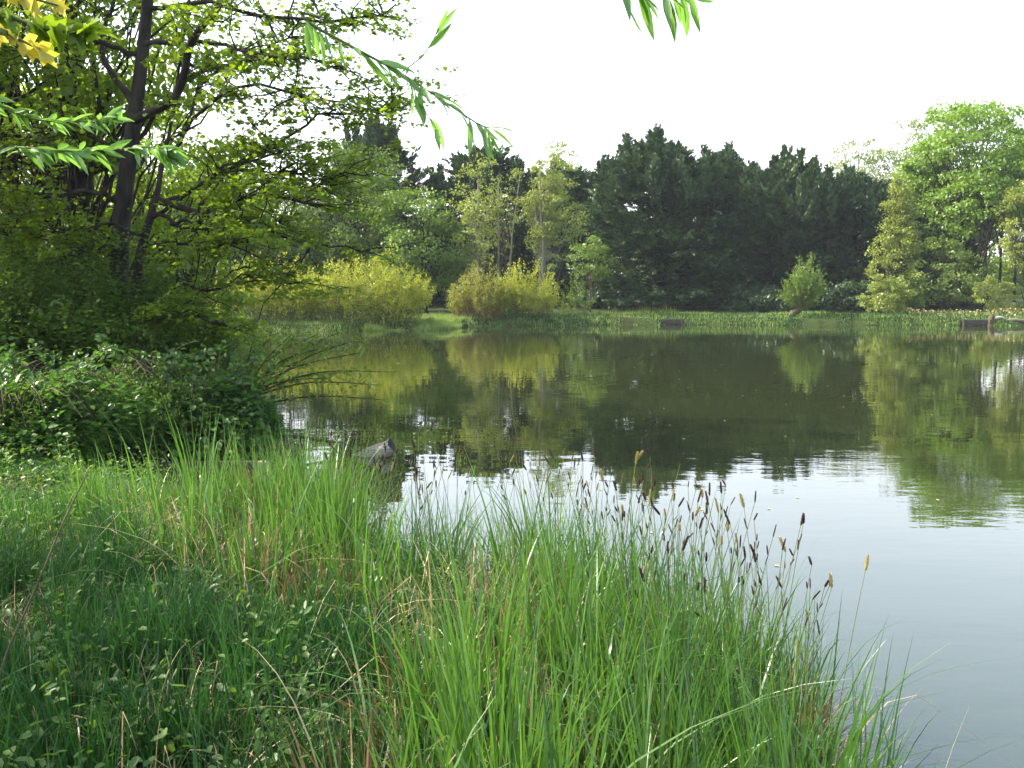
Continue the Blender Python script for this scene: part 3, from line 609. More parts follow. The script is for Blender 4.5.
traced_tree('maple_tree', 'tall dark-trunked tree on the left bank, branches spreading over the water', 'tree', tr, [.17, .13, .12, .115, .1, .085, .075, .065, .05, .03], [
    (line(D0, (131, 120), (152, 110), (178, 94), (187, 62), (198, 32), (222, 0), (240, -45), dy=-1), .065, .03, .9),
    (line(D0, (134, 104), (120, 85), (107, 62), (104, 35), (112, 5), (108, -40), dy=.8), .05, .02, 1.0),
    (line(D0, (160, 170), (182, 135), (200, 112), (236, 88), (290, 92), (336, 104), dy=-1.5), .03, .012, .8),
    (line(D0, (157, 200), (180, 207), (205, 213), (236, 200), (270, 194), (322, 206), dy=-1.2), .05, .014, 1.1),
    (line(D0, (160, 203), (196, 190), (240, 163), (300, 128), (336, 104), dy=-1), .035, .01, .9),
    (line(D0, (158, 245), (170, 258), (182, 284), (215, 289), (246, 275), dy=-.5), .032, .01, .45),
    (line(D0, (170, 224), (230, 232), (285, 240), (330, 246), (372, 251), dy=-1), .025, .008, .25),
    (line(D0, (140, 45), (185, 46), (212, 42), (245, 50), (300, 60), (345, 66), dy=-1.5), .035, .01, 1.0),
    (line(D0, (148, 8), (200, 2), (250, 12), (320, 22), (395, 12), dy=-1), .035, .01, 1.2),
    (line(D0, (141, 60), (118, 48), (90, 40), (55, 48), (20, 40), dy=-.5), .04, .01, 1.3),
    (line(D0, (128, 160), (100, 140), (60, 130), (10, 138), dy=-.8), .04, .01, 1.3),
    (line(D0, (124, 205), (90, 190), (40, 195), (-20, 180), dy=-.8), .04, .01, 1.3),
    (line(D0, (150, -10), (200, -45), (270, -60), (360, -40), dy=-1.5), .04, .012, 1.4),
    (line(D0, (155, -80), (120, -110), (60, -120), (0, -100), dy=1), .04, .012, 1.3),
    (line(D0, (158, -120), (220, -150), (280, -150), (350, -120), dy=1.5), .035, .012, 1.2),
    (line(D0, (215, 290), (235, 270), (262, 268), (290, 285), dy=-.3), .014, .006, .35),
    (line(D0, (270, 194), (300, 190), (325, 180), (345, 172), dy=-.5), .014, .006, .8),
    (line(D0, (336, 104), (350, 125), (370, 112), (395, 108), dy=-.5), .012, .006, .8),
    (line(D0, (180, 135), (190, 112), (200, 84), (240, 62), (300, 55), dy=1), .02, .008, .7),
    (line(D0, (187, 62), (215, 68), (250, 60), (290, 35), (330, 40), dy=-.6), .02, .008, .9),
], M['maple'], 20, 44, .062, .95)
# second stem of the same clump: its own tree, rising beside it and forking
tr2 = line(D0 - .3, (128, 430), (130, 350), (136, 290), (141, 250), (151, 215), (158, 190), (162, 165), (172, 120), (180, 60), (190, 0), (200, -60))
traced_tree('leaning_tree', 'thinner leaning dark stem rising beside the tall trunk on the left bank', 'tree', tr2, [.09, .07, .065, .055, .05, .035, .028, .02, .015, .01, .01], [
    (line(D0 - .3, (150, 218), (175, 205), (205, 180), (250, 160), (290, 150), dy=-.8), .03, .01, .8),
    (line(D0 - .3, (152, 214), (190, 222), (225, 216), (262, 226), dy=-1), .03, .01, .9),
    (line(D0 - .3, (141, 250), (170, 240), (200, 250), (232, 244), dy=-.7), .025, .01, 1.0),
    (line(D0 - .3, (138, 275), (160, 300), (185, 310), (215, 325), dy=-.7), .022, .008, 1.0),
    (line(D0 - .3, (145, 240), (110, 225), (70, 235), (30, 225), dy=-.5), .025, .01, 1.0),
    (line(D0 - .3, (240, 200), (270, 215), (300, 235), (316, 262), dy=-.3), .01, .005, .4),
    (line(D0 - .3, (205, 180), (250, 185), (290, 168), (325, 195), dy=-.3), .012, .005, .9),
], M['maple'], 20, 50, .062, .8)
# background trunks on the left bank
def bg_tree(name, label, x0, Y, r0, x1=None, h=9, w=6, mat='maple', nc=150, nl=120, cf=.12):
    bx = (x0 - 512) / F * Y
    return broadleaf(name, label, 'tree', (bx, Y), h, w, M[mat], M['bark'], nc, nl, .1, .6, cf, r0, None, ((x1 - x0) / F * Y if x1 else 0, 0), 'oval', hollow=.25, layered=.45)
bg_tree('bank_tree', 'dark trunk standing left of the tall forked tree, wrapped in leaves', 72, 15.0, .2, 90, 9.5, 5.0, nc=80)
bg_tree('bank_tree', 'dim trunk deep in the undergrowth at the left edge of the photo', 25, 16.0, .18, 10, 9, 5.5, nc=95)
bg_tree('bank_tree', 'leafy tree just outside the left edge, its branches filling the corner', -90, 13.5, .2, -90, 9, 5.0, nc=90)
bg_tree('bank_tree', 'leafy tree behind the tall forked tree, closing the shade between its stems', 150, 19.0, .16, 140, 6.5, 5.5, nc=130, nl=120, cf=.05)
# undergrowth
sh = shrub
ug = [(40, 12.6, 2.3, 3.0, 'dark leafy bush left of the big trunk, low in deep shade'),
      (-60, 11.8, 2.2, 3.0, 'dark leafy bush at the left edge of the photo'),
      (105, 12.3, 1.9, 2.6, 'dark bush hiding the foot of the big trunk'),
      (160, 12.6, 1.9, 2.2, 'leafy bush right of the big trunk leaning to the pond'),
      (180, 14.0, 1.6, 1.6, 'light leafy bush overhanging the water edge right of the trunks'),
      (60, 17.0, 3.8, 5.0, 'tall dim thicket behind the trunks'),
      (150, 18.0, 3.0, 3.6, 'thicket behind the trunks next to the water'),
      (-30, 16.5, 4.0, 4.5, 'tall thicket behind the bush at the left edge')]
for (x, Y, h, wd, lab) in ug:
    sh('undergrowth_bush', lab, 'bush', px(x, Y), h, wd, M['under'], M['twig'], 230, 110, .062, 'undergrowth on the left bank', shape='oval', wr=.6, from_t=.1, jit=.24, base_w=.5, horiz=True)
# bramble mounds
def mound(name, label, cat, cx, cy, wx, wy, h, n, leaf, mat, shape='oval', stems=60, wr=.65):
    bz = float(land(cx, cy)); root = empty(name, (cx, cy, max(bz, 0) - .02), label, cat)
    d = rdir(n); d[:, 2] = np.abs(d[:, 2]); rr = (.72 + .3 * rng.random(n)) * lobes_noise(d, 9, .55)
    P = d * rr[:, None] * np.array([wx, wy, h]) + np.array([cx, cy, max(bz, 0)])
    P[:, 2] += .07 * np.sin(P[:, 0] * 7) * np.cos(P[:, 1] * 6) * h
    m = n // 4; P[:m] += (d[:m] * rng.uniform(0, .15, (m, 1)) * h)
    D = unit(d + rdir(n) * .8 - np.array([0, 0, .3])); D[:, 2] *= .5; Nn = unit(np.array([0, 0, 1.]) + d * .5 + rdir(n) * .45)
    Ls = leaf * rng.uniform(.3, 1.4, n) ** 1.1
    ns = 46; az = rng.random(ns) * 6.28; b = np.stack([cx + np.cos(az) * wx * .5, cy + np.sin(az) * wy * .5, np.full(ns, max(bz, 0) + h * .5)], -1)
    e = b + np.stack([np.cos(az) * wx * rng.uniform(.2, .65, ns), np.sin(az) * wy * rng.uniform(.2, .65, ns), h * rng.uniform(.3, .9, ns)], -1)
    tt = np.linspace(0, 1, 7)[None, :, None]; SQ = b[:, None] * (1 - tt) + e[:, None] * tt; SQ[:, :, 2] += np.sin(tt[..., 0] * 3.14) * h * .18
    nn2 = ns * 22; si = rng.integers(0, ns, nn2); f = rng.random(nn2) * 5.99; i0 = f.astype(int); SP = SQ[si, i0] + (SQ[si, i0 + 1] - SQ[si, i0]) * (f - i0)[:, None] + rng.normal(size=(nn2, 3)) * .025
    build('foliage', [leaves(P, D, Nn, Ls, Ls * wr, shape, np.clip(rng.random(n), 0, 1)), leaves(SP, rdir(nn2, 0, .5), rdir(nn2, 1.0), leaf * .8, leaf * .8 * wr, shape)], mat, root)
    build('shoots', [tubes(SQ, .004 * np.ones((ns, 7)), 4)], M['greentwig'], root)
    a = rng.random(stems) * 6.28; k = 6; t = np.linspace(0, 1, k)[None, :, None]
    B = np.stack([cx + np.cos(a) * wx * .2, cy + np.sin(a) * wy * .2, np.full(stems, max(bz, 0) - .02)], -1)
    E = np.stack([cx + np.cos(a) * wx * rng.uniform(.5, 1.1, stems), cy + np.sin(a) * wy * rng.uniform(.5, 1.1, stems), max(bz, 0) + h * rng.uniform(.2, .9, stems)], -1)
    Q = B[:, None] * (1 - t) + E[:, None] * t; Q[:, :, 2] += np.sin(t[..., 0] * 3.14) * h * .6
    build('canes', [tubes(Q, .006 * np.ones((stems, k)), 4)], M['twig'], root)
    return root
mound('bramble_bush', 'dense low bramble mound behind the boarded edge, left of the dark root clump', 'bramble', -3.62, 11.2, .9, 1.0, .85, 9000, .085, M['bramble'])
mound('bramble_bush', 'bramble mound in the shade below the big trunk', 'bramble', -4.6, 10.9, 1.2, 1.1, .8, 8000, .085, M['bramble'])
mound('bramble_bush', 'bramble mound reaching back along the bank below the arching willow shoots', 'bramble', -4.5, 12.6, .95, 1.2, 1.0, 8000, .085, M['bramble'])
mound('nettle_patch', 'sunlit leafy nettle patch on the left between grass and dark bushes', 'nettles', -4.9, 9.5, 1.1, .7, .75, 7000, .075, M['sedge'])
mound('nettle_patch', 'leafy patch at the left edge of the photo in front of the bushes', 'nettles', -6.3, 10.4, 1.2, 1.0, .75, 7000, .07, M['under'])

for (x, Y, h, wd, lab, mt) in [(135, 10.3, .95, 1.1, 'upright leafy weeds breaking out of the bramble mound, near the left bank edge', 'under'),
                           (215, 11.0, .9, 1.0, 'ragged leafy shoots standing in the brambles above the platform', 'bramble'),
                           (60, 9.9, .85, 1.3, 'bright ragged weeds in front of the bushes at left', 'under'),
                           (175, 12.0, 1.35, 1.2, 'thin sapling shoots rising behind the brambles', 'maple')]:
    sh('ragged_plant', lab, 'plant', px(x, Y), h, wd, M[mt], M['greentwig'], 70, 60, .05, 'ragged plants on the left bank', shape='oval', wr=.5, from_t=.1, jit=.08, base_w=.7, stem_r=.004)
# arching willow shoots over the water
root = empty('willow_bush', at(232, 412, 12.2), 'arching bare willow shoots with tiny leaves leaning right over the water', 'bush')
b0 = at(236, 408, 12.2); st = []; lp = []; ld = []
ends = [(268, 340), (290, 336), (318, 334), (300, 352), (340, 345), (365, 352), (352, 372), (378, 385), (330, 378), (300, 330), (385, 400), (262, 352), (345, 330), (255, 338), (310, 365), (280, 372), (366, 338), (395, 372)]
for k_, e in enumerate(ends):
    b = b0 + rng.normal(size=3) * (.12, .2, .05); E = at(e[0], e[1], 12.2 + rng.uniform(-.9, .5)); mid = (b + E) / 2 + np.array([0, 0, .1 + .1 * rng.random()])
    Q = curve_pts([b, mid, E], 10); st.append(Q)
    n = 110; t = rng.uniform(.3, 1, n) * 8.99; i0 = t.astype(int); lp.append(Q[i0] + (Q[i0 + 1] - Q[i0]) * (t - i0)[:, None] + rng.normal(size=(n, 3)) * .035); ld.append(np.tile(unit(E - b), (n, 1)))
build('stems', [tubes(np.array(st), np.linspace(.016, .004, 10)[None] * np.ones((len(st), 1)), 5)], M['twig'], root)
P = np.concatenate(lp); n = len(P)
build('foliage', [leaves(P, np.concatenate(ld) * .7 + rdir(n), rdir(n, .8), .075, .024, 'diamond')], M['spring'], root)

# dark root clump at the end of the bramble bank
c = at(271, 470, 10.6); c[2] = -.05
root = empty('root_clump', c, 'dark brown tangled root clump at the water edge beside the brambles', 'roots')
st = []
for _ in range(260):
    a = rng.random() * 6.28; q = rng.random() ** .5; E = c + np.array([math.cos(a) * q * .27, math.sin(a) * q * .25, .12 + .26 * rng.random()])
    b = c + np.array([math.cos(a) * .18, math.sin(a) * .18, 0]); st.append(curve_pts([b, (b + E) / 2 + rng.normal(size=3) * .09, E + rng.normal(size=3) * .05, E + (math.cos(a) * .1, math.sin(a) * .1, -.22)], 7))
build('roots', [tubes(np.array(st), np.linspace(.014, .004, 7)[None] * np.ones((260, 1)), 5)], M['twig'], root)
n = 2200; P = c + rdir(n, .2) * rng.random((n, 1)) ** .3 * (.3, .28, .24) + (0, 0, .14)
build('dead_leaves', [leaves(P, rdir(n), rdir(n), .06, .03)], M['rust'], root)

# boarded edge of the near fishing platform
c = np.array([-2.75, 9.05, 0.0])
t = empty('fishing_platform', c, 'low brown fishing platform half hidden by grass in front of the brambles', 'platform')
bevel(build('edge_board', [box(-.75, .45, .62, .665, .06, .28, R(3), c)], M['darkwood'], t))
bevel(build('deck', [box(-.72, .42, k * .15, k * .15 + .138, .03 + .003 * (k % 2), .07, R(3), c) for k in range(4)], M['stone'], t))
pp = at(262, 455, 9.4)
tag(bevel(build('wooden_post', [box(-.038, .038, -.038, .038, -.5, pp[2] - .06, R(10), (pp[0], pp[1], 0))], M['postwood']), .006), 'short square pale post rising from the grass at the platform corner', 'post')

# half-sunk log and dead branch in the water
c = at(383, 458, 11.6); c[2] = 0
root = empty('sunken_log', c, 'broken grey log end sticking out of the water right of the dead branch', 'log')
V, Fc, rr = tubes(curve_pts([c + (-.42, .12, -.06), c + (-.22, .04, .0), c + (-.02, -.02, .06), c + (.12, -.06, .13)], 9), np.array([.03, .05, .07, .085, .095, .1, .1, .095, .085]), 12)
V = V + rng.normal(size=V.shape) * .006
cap = [V[-12:], np.array([[0, 1, 2, 3], [0, 3, 4, 5], [0, 5, 6, 7], [0, 7, 8, 9], [0, 9, 10, 11]]), .5]
build('log', [(V, Fc, rr)], M['oldwood'], root); build('cut_end', [tuple(cap)], M['bark'], root)
c2 = at(300, 440, 12.0)
st = [line(12.0, (284, 436), (304, 437), (322, 441), (345, 443), (356, 449), (346, 457), dy=-.2), line(12.0, (352, 452), (364, 455), (378, 456), (394, 452), dy=-.3), line(12.0, (300, 462), (325, 461), (345, 458), dy=-.2)]
root = empty('dead_branch', c2, 'thin dark dead branch curving just above the water beside the broken log', 'branch')
build('branch', [tubes(curve_pts(q, 12), np.linspace(.02, .008, 12), 6) for q in st], M['twig'], root, smooth=True)
st = []
for _ in range(9):
    b = at(rng.uniform(290, 352), rng.uniform(438, 444), 11.9); st.append(curve_pts([b, b + (rng.normal() * .08, rng.normal() * .1, .04), b + (rng.normal() * .18, rng.normal() * .2, .07 + .06 * rng.random())], 6))
build('twig', [tubes(np.array(st), np.linspace(.006, .002, 6)[None] * np.ones((9, 1)), 4)], M['twig'], root)

# ================================================================ FOREGROUND PLANTS
def scatter(n, x0, x1, y0, y1, cond):
    X = rng.uniform(x0, x1, n); Y = rng.uniform(y0, y1, n)
    k = cond(X, Y, sdf(X, Y)); X, Y = X[k], Y[k]
    return np.stack([X, Y, np.maximum(land(X, Y), -.05) - .01], -1)
def infov(X, Y, m=1.25): return np.abs(X) < (.56 * Y * m + .35)
def clumpy(B, ncl, rad):
    """pull the roots of the blades together into tussocks"""
    c = B[rng.integers(0, len(B), ncl)]
    i = rng.integers(0, ncl, len(B)); q = rng.normal(size=(len(B), 2)) * rad * rng.uniform(.5, 1.5, ncl)[i][:, None]
    Q = c[i].copy(); Q[:, :2] += q; Q[:, 2] = np.maximum(land(Q[:, 0], Q[:, 1]), -.05) - .01
    az = np.arctan2(q[:, 1], q[:, 0]) + rng.normal(size=len(B)) * .5
    return Q, az, i
# sedges along the water
cond_s = lambda X, Y, s: (s > -.22) & (s < 1.35) & infov(X, Y) & (Y < 8.6)
def sedge(name, label, n, ncl, mat, hmin, hmax, wd, cond, bendm=.35, dr=.12, x=(-4, 1.9), y=(1.9, 8.8), rad=.10, cat='sedge', kinks=.06):
    B = scatter(n, *x, *y, cond); Q, az, i = clumpy(B, ncl, rad); m = len(Q)
    s = sdf(Q[:, 0], Q[:, 1]); qx, qy = Q[:, 0], Q[:, 1]
    hol = np.sin(qx * 5.1 + 1.3 * np.sin(qy * 3.1)) * np.sin(qy * 4.3 + 1.7 * np.sin(qx * 2.7) + .8)      # bare gaps between the tussocks
    k = (s > -.3) & ((hol < .28) | (rng.random(m) < .15) | (cat == 'dry grass')); Q, az, i, s = Q[k], az[k], i[k], s[k]; m = len(Q)
    hcl = rng.uniform(.62, 1.12, ncl)[i]
    H = rng.uniform(hmin, hmax, m) * hcl * np.where(rng.random(m) < .35, rng.uniform(.4, .8, m), 1)
    H = H * low(Q[:, 0], Q[:, 1]); be = np.abs(rng.normal(size=m)) * bendm + .05; droop = np.where(rng.random(m) < .2, rng.uniform(.1, .4, m), dr * rng.random(m))
    be = np.where(rng.random(m) < .12, be + .7, be)
    kk = np.where(rng.random(m) < kinks, rng.uniform(.35, .8, m), 2.0)
    rv = np.clip(rng.random(ncl)[i] * .6 + rng.random(m) * .4, 0, 1)
    o = build(name, [blades(Q, H, wd * rng.uniform(.6, 1.35, m), az, be, 7, rv, droop, kk)], M[mat])
    return tag(o, label, cat, None, 'stuff')
low = lambda X, Y: (1 - .62 * np.clip((Y - 6.0) / 1.2, 0, 1) * np.clip((-1.5 - X) / .35, 0, 1)) * (1 - .6 * ((Y > 7.2) & (X > -3.7) & (X < -2.0)))
sedge('sedge', 'tall sunlit green sedge blades crowding the near water edge', 38000, 200, 'sedge', .70, 1.12, .0115, cond_s, .15, rad=.065, kinks=.09)
sedge('sedge', 'bluish green sedge blades at the outer edge of the near bank', 26000, 130, 'sedgeblue', .70, 1.1, .010, lambda X, Y, s: (s > -.28) & (s < .6) & infov(X, Y) & (Y < 7), .2, rad=.07)
sedge('dry_sedge', 'pale straw-coloured dead blades bent between the green sedge', 17000, 170, 'straw', .4, .9, .0075, cond_s, .6, .3, cat='dry grass', kinks=.7)
sedge('rusty_sedge', 'rust-brown dead blades deep in the sedge tussocks', 13000, 100, 'rust', .4, .72, .009, cond_s, .4, .1, cat='dry grass', rad=.07, kinks=.3)
# meadow grass on the left
cond_g = lambda X, Y, s: (s > .9) & infov(X, Y) & (Y < 9.6)
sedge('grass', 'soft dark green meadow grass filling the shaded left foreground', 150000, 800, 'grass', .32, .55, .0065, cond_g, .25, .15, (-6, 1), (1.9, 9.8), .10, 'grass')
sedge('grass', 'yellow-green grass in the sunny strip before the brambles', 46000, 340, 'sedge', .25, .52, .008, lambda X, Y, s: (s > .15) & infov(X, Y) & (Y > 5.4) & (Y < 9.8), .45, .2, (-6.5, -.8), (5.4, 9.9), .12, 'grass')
sedge('dry_grass', 'scattered dead straw lying in the left grass', 10000, 190, 'straw', .25, .5, .006, cond_g, .9, .35, (-6, 1), (1.9, 9.8), .12, 'dry grass', .6)
# small leafy weeds as ground cover on the left
B = scatter(2200, -6.5, 1, 2, 9.8, lambda X, Y, s: (s > .5) & infov(X, Y) & ((X < -.6) | (rng.random(X.shape) < .12)))
nb = len(B); hts = rng.uniform(.15, .42, nb); n = nb * 12; i = rng.integers(0, nb, n); q = rng.random(n) ** .6
P = B[i].copy(); P[:, 2] += hts[i] * q; P[:, :2] += rng.normal(size=(n, 2)) * .04
D = rdir(n, .1, .4); Nn = unit(np.array([0, 0, 1.]) + rdir(n) * .5); L = .05 * rng.uniform(.6, 1.5, n) * (1.15 - q * .5)
tag(build('leafy_weeds', [leaves(P, D, Nn, L, L * .55, 'oval')], M['under']), 'small broad-leaved weeds mixed through the left grass', 'weeds', None, 'stuff')

# single leafy weed plants among the sedge
def weed(px_, py_, Y, h, mat, label, n=60, leaf=.06):
    tip = at(px_, py_, Y); g = max(float(land(tip[0], tip[1])), 0)
    root = empty('leafy_weed', (tip[0], tip[1], g), label, 'weed', 'leafy weeds in the sedge')
    st = []; lp = []
    for _ in range(5):
        e = tip + rng.normal(size=3) * (.07, .07, .05); b = np.array([tip[0] + rng.normal() * .03, tip[1] + rng.normal() * .03, g]); Q = curve_pts([b, (b + e) / 2 + rng.normal(size=3) * .02, e], 8); st.append(Q)
        t = 1 - rng.random(n) ** 1.5 * min(1, .3 / max(.05, tip[2] - g)); t *= 6.99; i0 = t.astype(int); lp.append(Q[i0] + (Q[i0 + 1] - Q[i0]) * (t - i0)[:, None])
    build('stem', [tubes(np.array(st), np.full((5, 8), .0025), 5)], M['greentwig'], root)
    P = np.concatenate(lp); m = len(P); L = leaf * rng.uniform(.5, 1.2, m)
    build('foliage', [leaves(P, rdir(m, .25, .5), unit(np.array([0, 0, 1.]) + rdir(m) * .5), L, L * .38, 'oval')], M[mat], root)
weed(482, 592, 5.2, .5, 'lime', 'lime green leafy weed in the upper middle of the sedge')
weed(452, 570, 5.4, .5, 'lime', 'small bright yellow-green weed just left of the upper lime weed')
weed(612, 692, 3.9, .5, 'lime', 'lime green leafy weed low in the middle of the sedge')
weed(292, 560, 6.0, .5, 'sedge', 'pale leafy weed at the dark hollow left of the sedge')
weed(675, 612, 4.4, .5, 'lime', 'small leafy weed near the right water edge')
weed(120, 700, 3.6, .5, 'grass', 'dark leafy weed in the shaded lower left grass', 70, .07)
weed(165, 735, 3.4, .5, 'under', 'dark broad-leaved weed near the bottom left of the photo', 60, .08)
weed(60, 690, 3.6, .5, 'under', 'dark leafy weed at far left in the shaded grass', 60, .07)

# flowering sedge stalks: every stalk a thing
def head_mesh(kind):
    n = 70 if kind == 'yellow' else 46; z = np.linspace(0, .05 if kind != 'yellow' else .055, n); a = np.arange(n) * 2.4
    rad = (.0075 if kind == 'yellow' else .004) * np.sin(np.clip(z / z.max() * .9 + .08, 0, 1) * 3.1) ** .8 * (1.25 - .75 * z / z.max())
    P = np.stack([np.cos(a) * rad * .4, np.sin(a) * rad * .4, z], -1); D = np.stack([np.cos(a) * .6, np.sin(a) * .6, np.full(n, .9)], -1)
    ev = leaves(P, D, np.stack([np.cos(a), np.sin(a), -.3 + 0 * a], -1), .011 if kind == 'yellow' else .009, .005, 'diamond')
    core = tubes(np.stack([0 * z[:8], 0 * z[:8], np.linspace(0, z.max(), 8)], -1), np.array([.002, .0035, .004, .004, .004, .0035, .0025, .001]), 6)
    return [ev, core]
def make_stalk(kind, label, H):
    root = empty('sedge_flower_stalk', (0, 0, 0), label, 'flower stalk', 'flowering sedge stalks')
    t = np.linspace(0, 1, 7); P = np.stack([.09 * H * t ** 2, 0 * t, H * t], -1)
    build('stem', [tubes(P, np.linspace(.0018, .0011, 7), 5)], M['greentwig'], root, smooth=True)
    h = build('flower_head', head_mesh(kind), M['headdark' if kind == 'dark' else 'headyellow'], root)
    h.location = (.09 * H, 0, H - .005); h.rotation_euler = (0, R(10), 0)
    if kind == 'dark':
        h2 = h.copy(); COL.objects.link(h2); h2.parent = root; h2.location = (.068 * H, 0, H * .88); h2.scale = (.7, .7, .8); h2.rotation_euler = (0, R(14), 0)
    return root
LD_ = 'thin sedge stalk topped by a dark purple-brown flower head'; LY_ = 'thin sedge stalk topped by a fluffy yellow flower head'
protos = [make_stalk('dark', LD_, .95), make_stalk('yellow', LY_, .93), make_stalk('dark', LD_, .8)]
used = [False] * 3
edge = []
B = scatter(6000, -1.7, 1.8, 2.2, 7.0, lambda X, Y, s: (s > -.14) & (s < .42) & infov(X, Y, 1.0) & (Y > 3.4) & (X > -1.05))
B = B[np.argsort(rng.random(len(B)))][:180]
for b in B:
    k = int(rng.choice([0, 1, 2], p=[.5, .16, .34]))
    if used[k]:
        p = protos[k]; o = p.copy(); COL.objects.link(o)
        for ch in p.children:
            c_ = ch.copy(); COL.objects.link(c_); c_.parent = o
            if ch.name.startswith('flower_head'):
                v = rng.uniform(.5, 1.1); c_.scale = (v * ch.scale[0], v * ch.scale[0], ch.scale[2] * rng.uniform(.5, 1.1)); c_.rotation_euler = (R(rng.normal() * 12), R(10 + rng.normal() * 16), rng.random() * 6)
    else: o = protos[k]; used[k] = True
    o.location = tuple(map(float, b)); s = rng.uniform(.98, 1.2); o.scale = (s, s, s)
    lean = R(rng.normal() * 5); o.rotation_euler = (lean, R(rng.normal() * 5 + 3), rng.random() * 6.28)

# bramble cane arching up at far left
root = empty('bramble_cane', at(2, 665, 3.4), 'single dark thin cane slanting up through the grass at the left edge', 'cane')
build('cane', [tubes(curve_pts(line(3.4, (-4, 690), (8, 650), (35, 590), (62, 525), (86, 476), dy=.5), 14), np.linspace(.0055, .0025, 14), 6)], M['twig'], root, smooth=True)
# straw tussocks in the sunny grass
def tuft(x, y, Y, h, label, mat='straw', n=170, wd=.005, bend=.7):
    p = at(x, y, Y); g = max(float(land(p[0], p[1])), 0)
    B = np.array([p[0], p[1], g]) + rng.normal(size=(n, 3)) * (.05, .05, 0)
    root = empty('grass_tussock', (p[0], p[1], g), label, 'tussock')
    m = n // 3
    build('dead_blades', [blades(B, rng.uniform(.5, 1, n) * h, wd, rng.random(n) * 6.28, np.abs(rng.normal(size=n)) * bend, 6, None, rng.uniform(0, .5, n))], M[mat], root)
    build('green_blades', [blades(B[:m], rng.uniform(.6, 1.1, m) * h, wd, rng.random(m) * 6.28, np.abs(rng.normal(size=m)) * .4, 6)], M['sedge'], root)
tuft(128, 540, 7.3, .42, 'small straw-topped tussock in the sunny grass at left')
tuft(292, 560, 6.3, .8, 'large rusty tussock with bent brown blades at the water edge', 'rust', 500, .007, .8)
tuft(262, 560, 6.4, .7, 'rusty tussock just left of the large one', 'rust', 300, .007, .8)
tuft(672, 740, 3.7, .45, 'rust-brown tussock low in the middle of the sedge', 'rust', 300, .006, .8)
def tall_tuft(x, Y, h, label):
    g = max(float(land(x, Y)), 0); n = 420; B = np.array([x, Y, g - .02]) + rng.normal(size=(n, 3)) * (.11, .11, 0)
    root = empty('sedge_tussock', (x, Y, g), label, 'tussock'); az = np.arctan2(B[:, 1] - Y, B[:, 0] - x) + rng.normal(size=n) * .5
    build('green_blades', [blades(B, rng.uniform(.6, 1.05, n) * h, .009 * rng.uniform(.7, 1.3, n), az, np.abs(rng.normal(size=n)) * .22 + .04, 7, None, rng.uniform(0, .3, n), np.where(rng.random(n) < .1, rng.uniform(.4, .8, n), 2.))], M['sedge'], root)
    m = 160; build('dead_blades', [blades(B[:m], rng.uniform(.4, .8, m) * h, .008, az[:m], np.abs(rng.normal(size=m)) * .5, 6)], M['rust'], root)
tall_tuft(-1.42, 6.75, 1.3, 'tallest green sedge tussock left of the broken log')
tall_tuft(-1.26, 6.5, 1.02, 'green sedge tussock just right of the tallest one')
tall_tuft(-1.66, 6.4, 1.02, 'green sedge tussock just left of the tallest one')
tuft(70, 640, 4.6, .3, 'flattened pale straw tuft in the shaded grass at left', 'straw', 120)

tuft(445, 560, 5.6, .7, 'rusty tussock left of the small bright yellow-green weed', 'rust', 260, .007, .6)
tuft(548, 620, 4.9, .75, 'rusty tussock in the middle of the sedge near the dark flower heads', 'rust', 260, .007, .7)
tuft(350, 640, 5.0, .6, 'rusty tussock where the shaded grass meets the sunny sedge', 'rust', 260, .007, .7)
tuft(800, 690, 3.7, .7, 'brown tussock close to the right end of the sedge', 'rust', 260, .007, .6)

# ================================================================ TREES THAT OVERHANG THE CAMERA
def overhang_tree(name, label, bx, by, h, w, leafm, nc, nl, leaf, cz, shape='oval'):
    return broadleaf(name, label, 'tree', (bx, by), h, w, leafm, M['bark'], nc, nl, leaf, .8, cz, .2, None, (0, 0), shape, hollow=.15)
def branch_with_leaves(root, name, pts, r0, r1, nl, L, mat, shape, wr, hang=.8, t0=.3, side=None, lenv=.35):
    Q = curve_pts(pts, 26); g = [tubes(Q, np.linspace(r0, r1, 26), 7)]
    b = build(name, g, M['greentwig'], root, smooth=True)
    t = np.linspace(t0, 1, nl) * 24.99; t = np.clip(t + rng.normal(size=nl) * .45, 0, 24.99); i0 = t.astype(int); f = (t - i0)[:, None]
    P = Q[i0] * (1 - f) + Q[i0 + 1] * f; T = unit(Q[i0 + 1] - Q[i0])
    alt = np.where(np.arange(nl) % 2 == 0, 1, -1)[:, None]; sd_ = unit(np.cross(T, np.array([0, 0, 1.])))
    D = unit(T * .7 + sd_ * alt * .5 + rdir(nl) * .6 + np.array([0, 0, -1]) * hang * rng.uniform(.1, 1.3, (nl, 1))); Nn = unit(np.array([0, -.3, .8]) + rdir(nl) * 1.0)
    Ls = L * rng.uniform(1 - lenv, 1 + lenv * .6, nl)
    lf = build('leaves', [leaves(P, D, Nn, Ls, Ls * wr, shape, None, 1.2)], mat, None)
    lf.data.transform(__import__('mathutils').Matrix.Translation(-Vector(root.location))); lf.parent = b
    return b
wr_ = overhang_tree('willow_tree', 'willow standing outside the left edge whose leafy sprigs hang into the top of the photo', -3.6, -1.3, 7.5, 4.4, M['willow'], 130, 70, .1, .42)
Yb = 1.9
branch_with_leaves(wr_, 'branch', [np.array([-3.55, -1.2, 3.6]), np.array([-1.9, .6, 3.4]), at(235, -60, Yb - .1), at(300, 15, Yb), at(340, 40, Yb), at(395, 70, Yb), at(430, 92, Yb), at(475, 122, Yb), at(490, 128, Yb)], .0045, .0010, 36, .068, M['willow'], 'lance', .17, .8, .38)
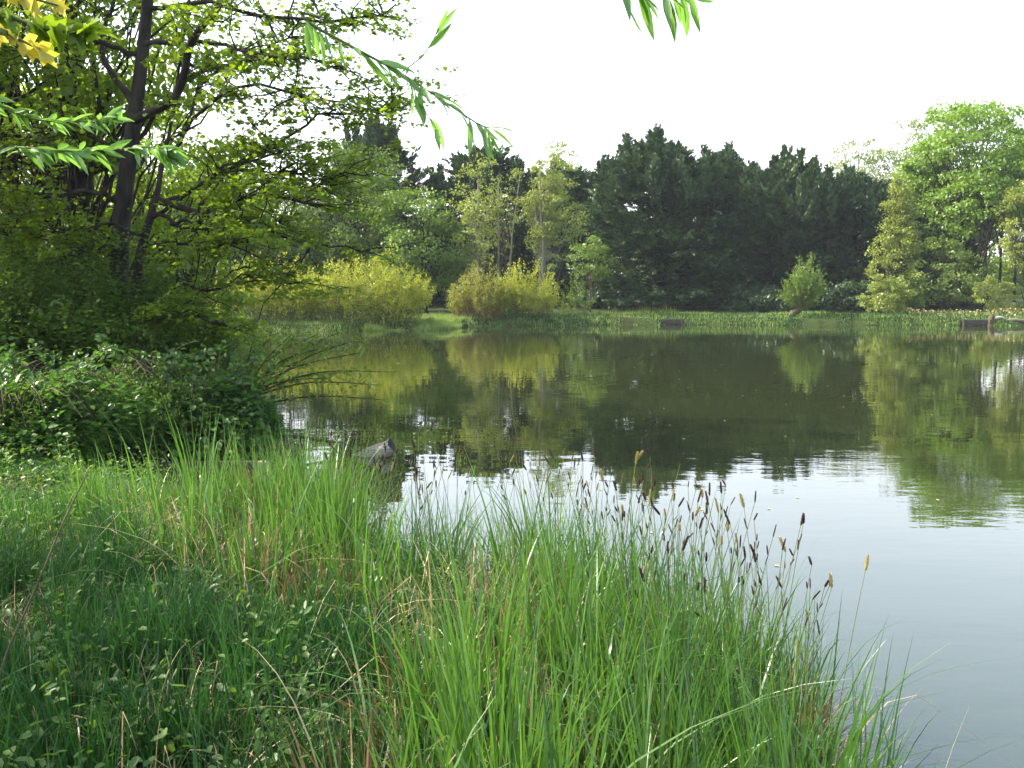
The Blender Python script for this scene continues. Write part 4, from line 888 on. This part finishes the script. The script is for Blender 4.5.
branch_with_leaves(wr_, 'branch', [np.array([-3.55, -1.2, 3.0]), np.array([-1.9, .9, 2.5]), at(-60, 135, Yb), at(20, 147, Yb), at(80, 151, Yb), at(150, 147, Yb), at(165, 150, Yb)], .0035, .0009, 84, .048, M['willow'], 'lance', .24, .35, .45)
branch_with_leaves(wr_, 'branch', [np.array([-3.55, -1.2, 3.0]), np.array([-1.9, .9, 2.7]), at(-70, 70, 2.1), at(-20, 96, 2.1), at(30, 118, 2.1), at(75, 122, 2.1), at(118, 118, 2.1)], .0035, .0009, 70, .048, M['willow'], 'lance', .22, .2, .4)
branch_with_leaves(wr_, 'branch', [np.array([-3.55, -1.2, 4.2]), np.array([-1.2, .8, 3.6]), at(520, -90, Yb), at(590, -30, Yb), at(640, -12, Yb), at(690, -6, Yb)], .01, .0010, 16, .085, M['willow'], 'lance', .18, 1.6, .72)
branch_with_leaves(wr_, 'branch', [at(402, 72, Yb), at(420, 58, Yb), at(432, 42, Yb), at(438, 28, Yb)], .0014, .0008, 5, .07, M['willow'], 'lance', .16, .1, .1)
branch_with_leaves(wr_, 'branch', [at(413, 84, Yb), at(418, 100, Yb), at(436, 128, Yb)], .0012, .0008, 5, .075, M['willow'], 'lance', .2, 1.4, .1)
mp = overhang_tree('sycamore_tree', 'spreading tree outside the left edge with yellow leaves hanging into the top left corner', -9.2, 3.0, 7.8, 6.0, M['maple'], 190, 110, .13, .3)
branch_with_leaves(mp, 'branch', [np.array([-9.0, 3.0, 3.3]), np.array([-3.8, 3.4, 3.6]), at(-60, 10, 3.0), at(-5, 28, 3.0), at(40, 50, 3.0)], .02, .002, 9, .075, M['mapleyellow'], 'maple', 1.0, .5, .7)
branch_with_leaves(mp, 'branch', [np.array([-9.0, 3.0, 3.6]), np.array([-3.8, 3.4, 3.9]), at(-40, -40, 3.0), at(10, -10, 3.0), at(60, 6, 3.0)], .02, .002, 8, .075, M['mapleyellow'], 'maple', 1.0, .5, .7)
branch_with_leaves(mp, 'branch', [np.array([-9.0, 3.0, 3.6]), np.array([-3.8, 3.6, 3.8]), at(-80, -20, 3.3), at(-20, 5, 3.3), at(50, 30, 3.3), at(90, 30, 3.3)], .02, .002, 34, .085, M['maple'], 'maple', 1.0, .4, .6)
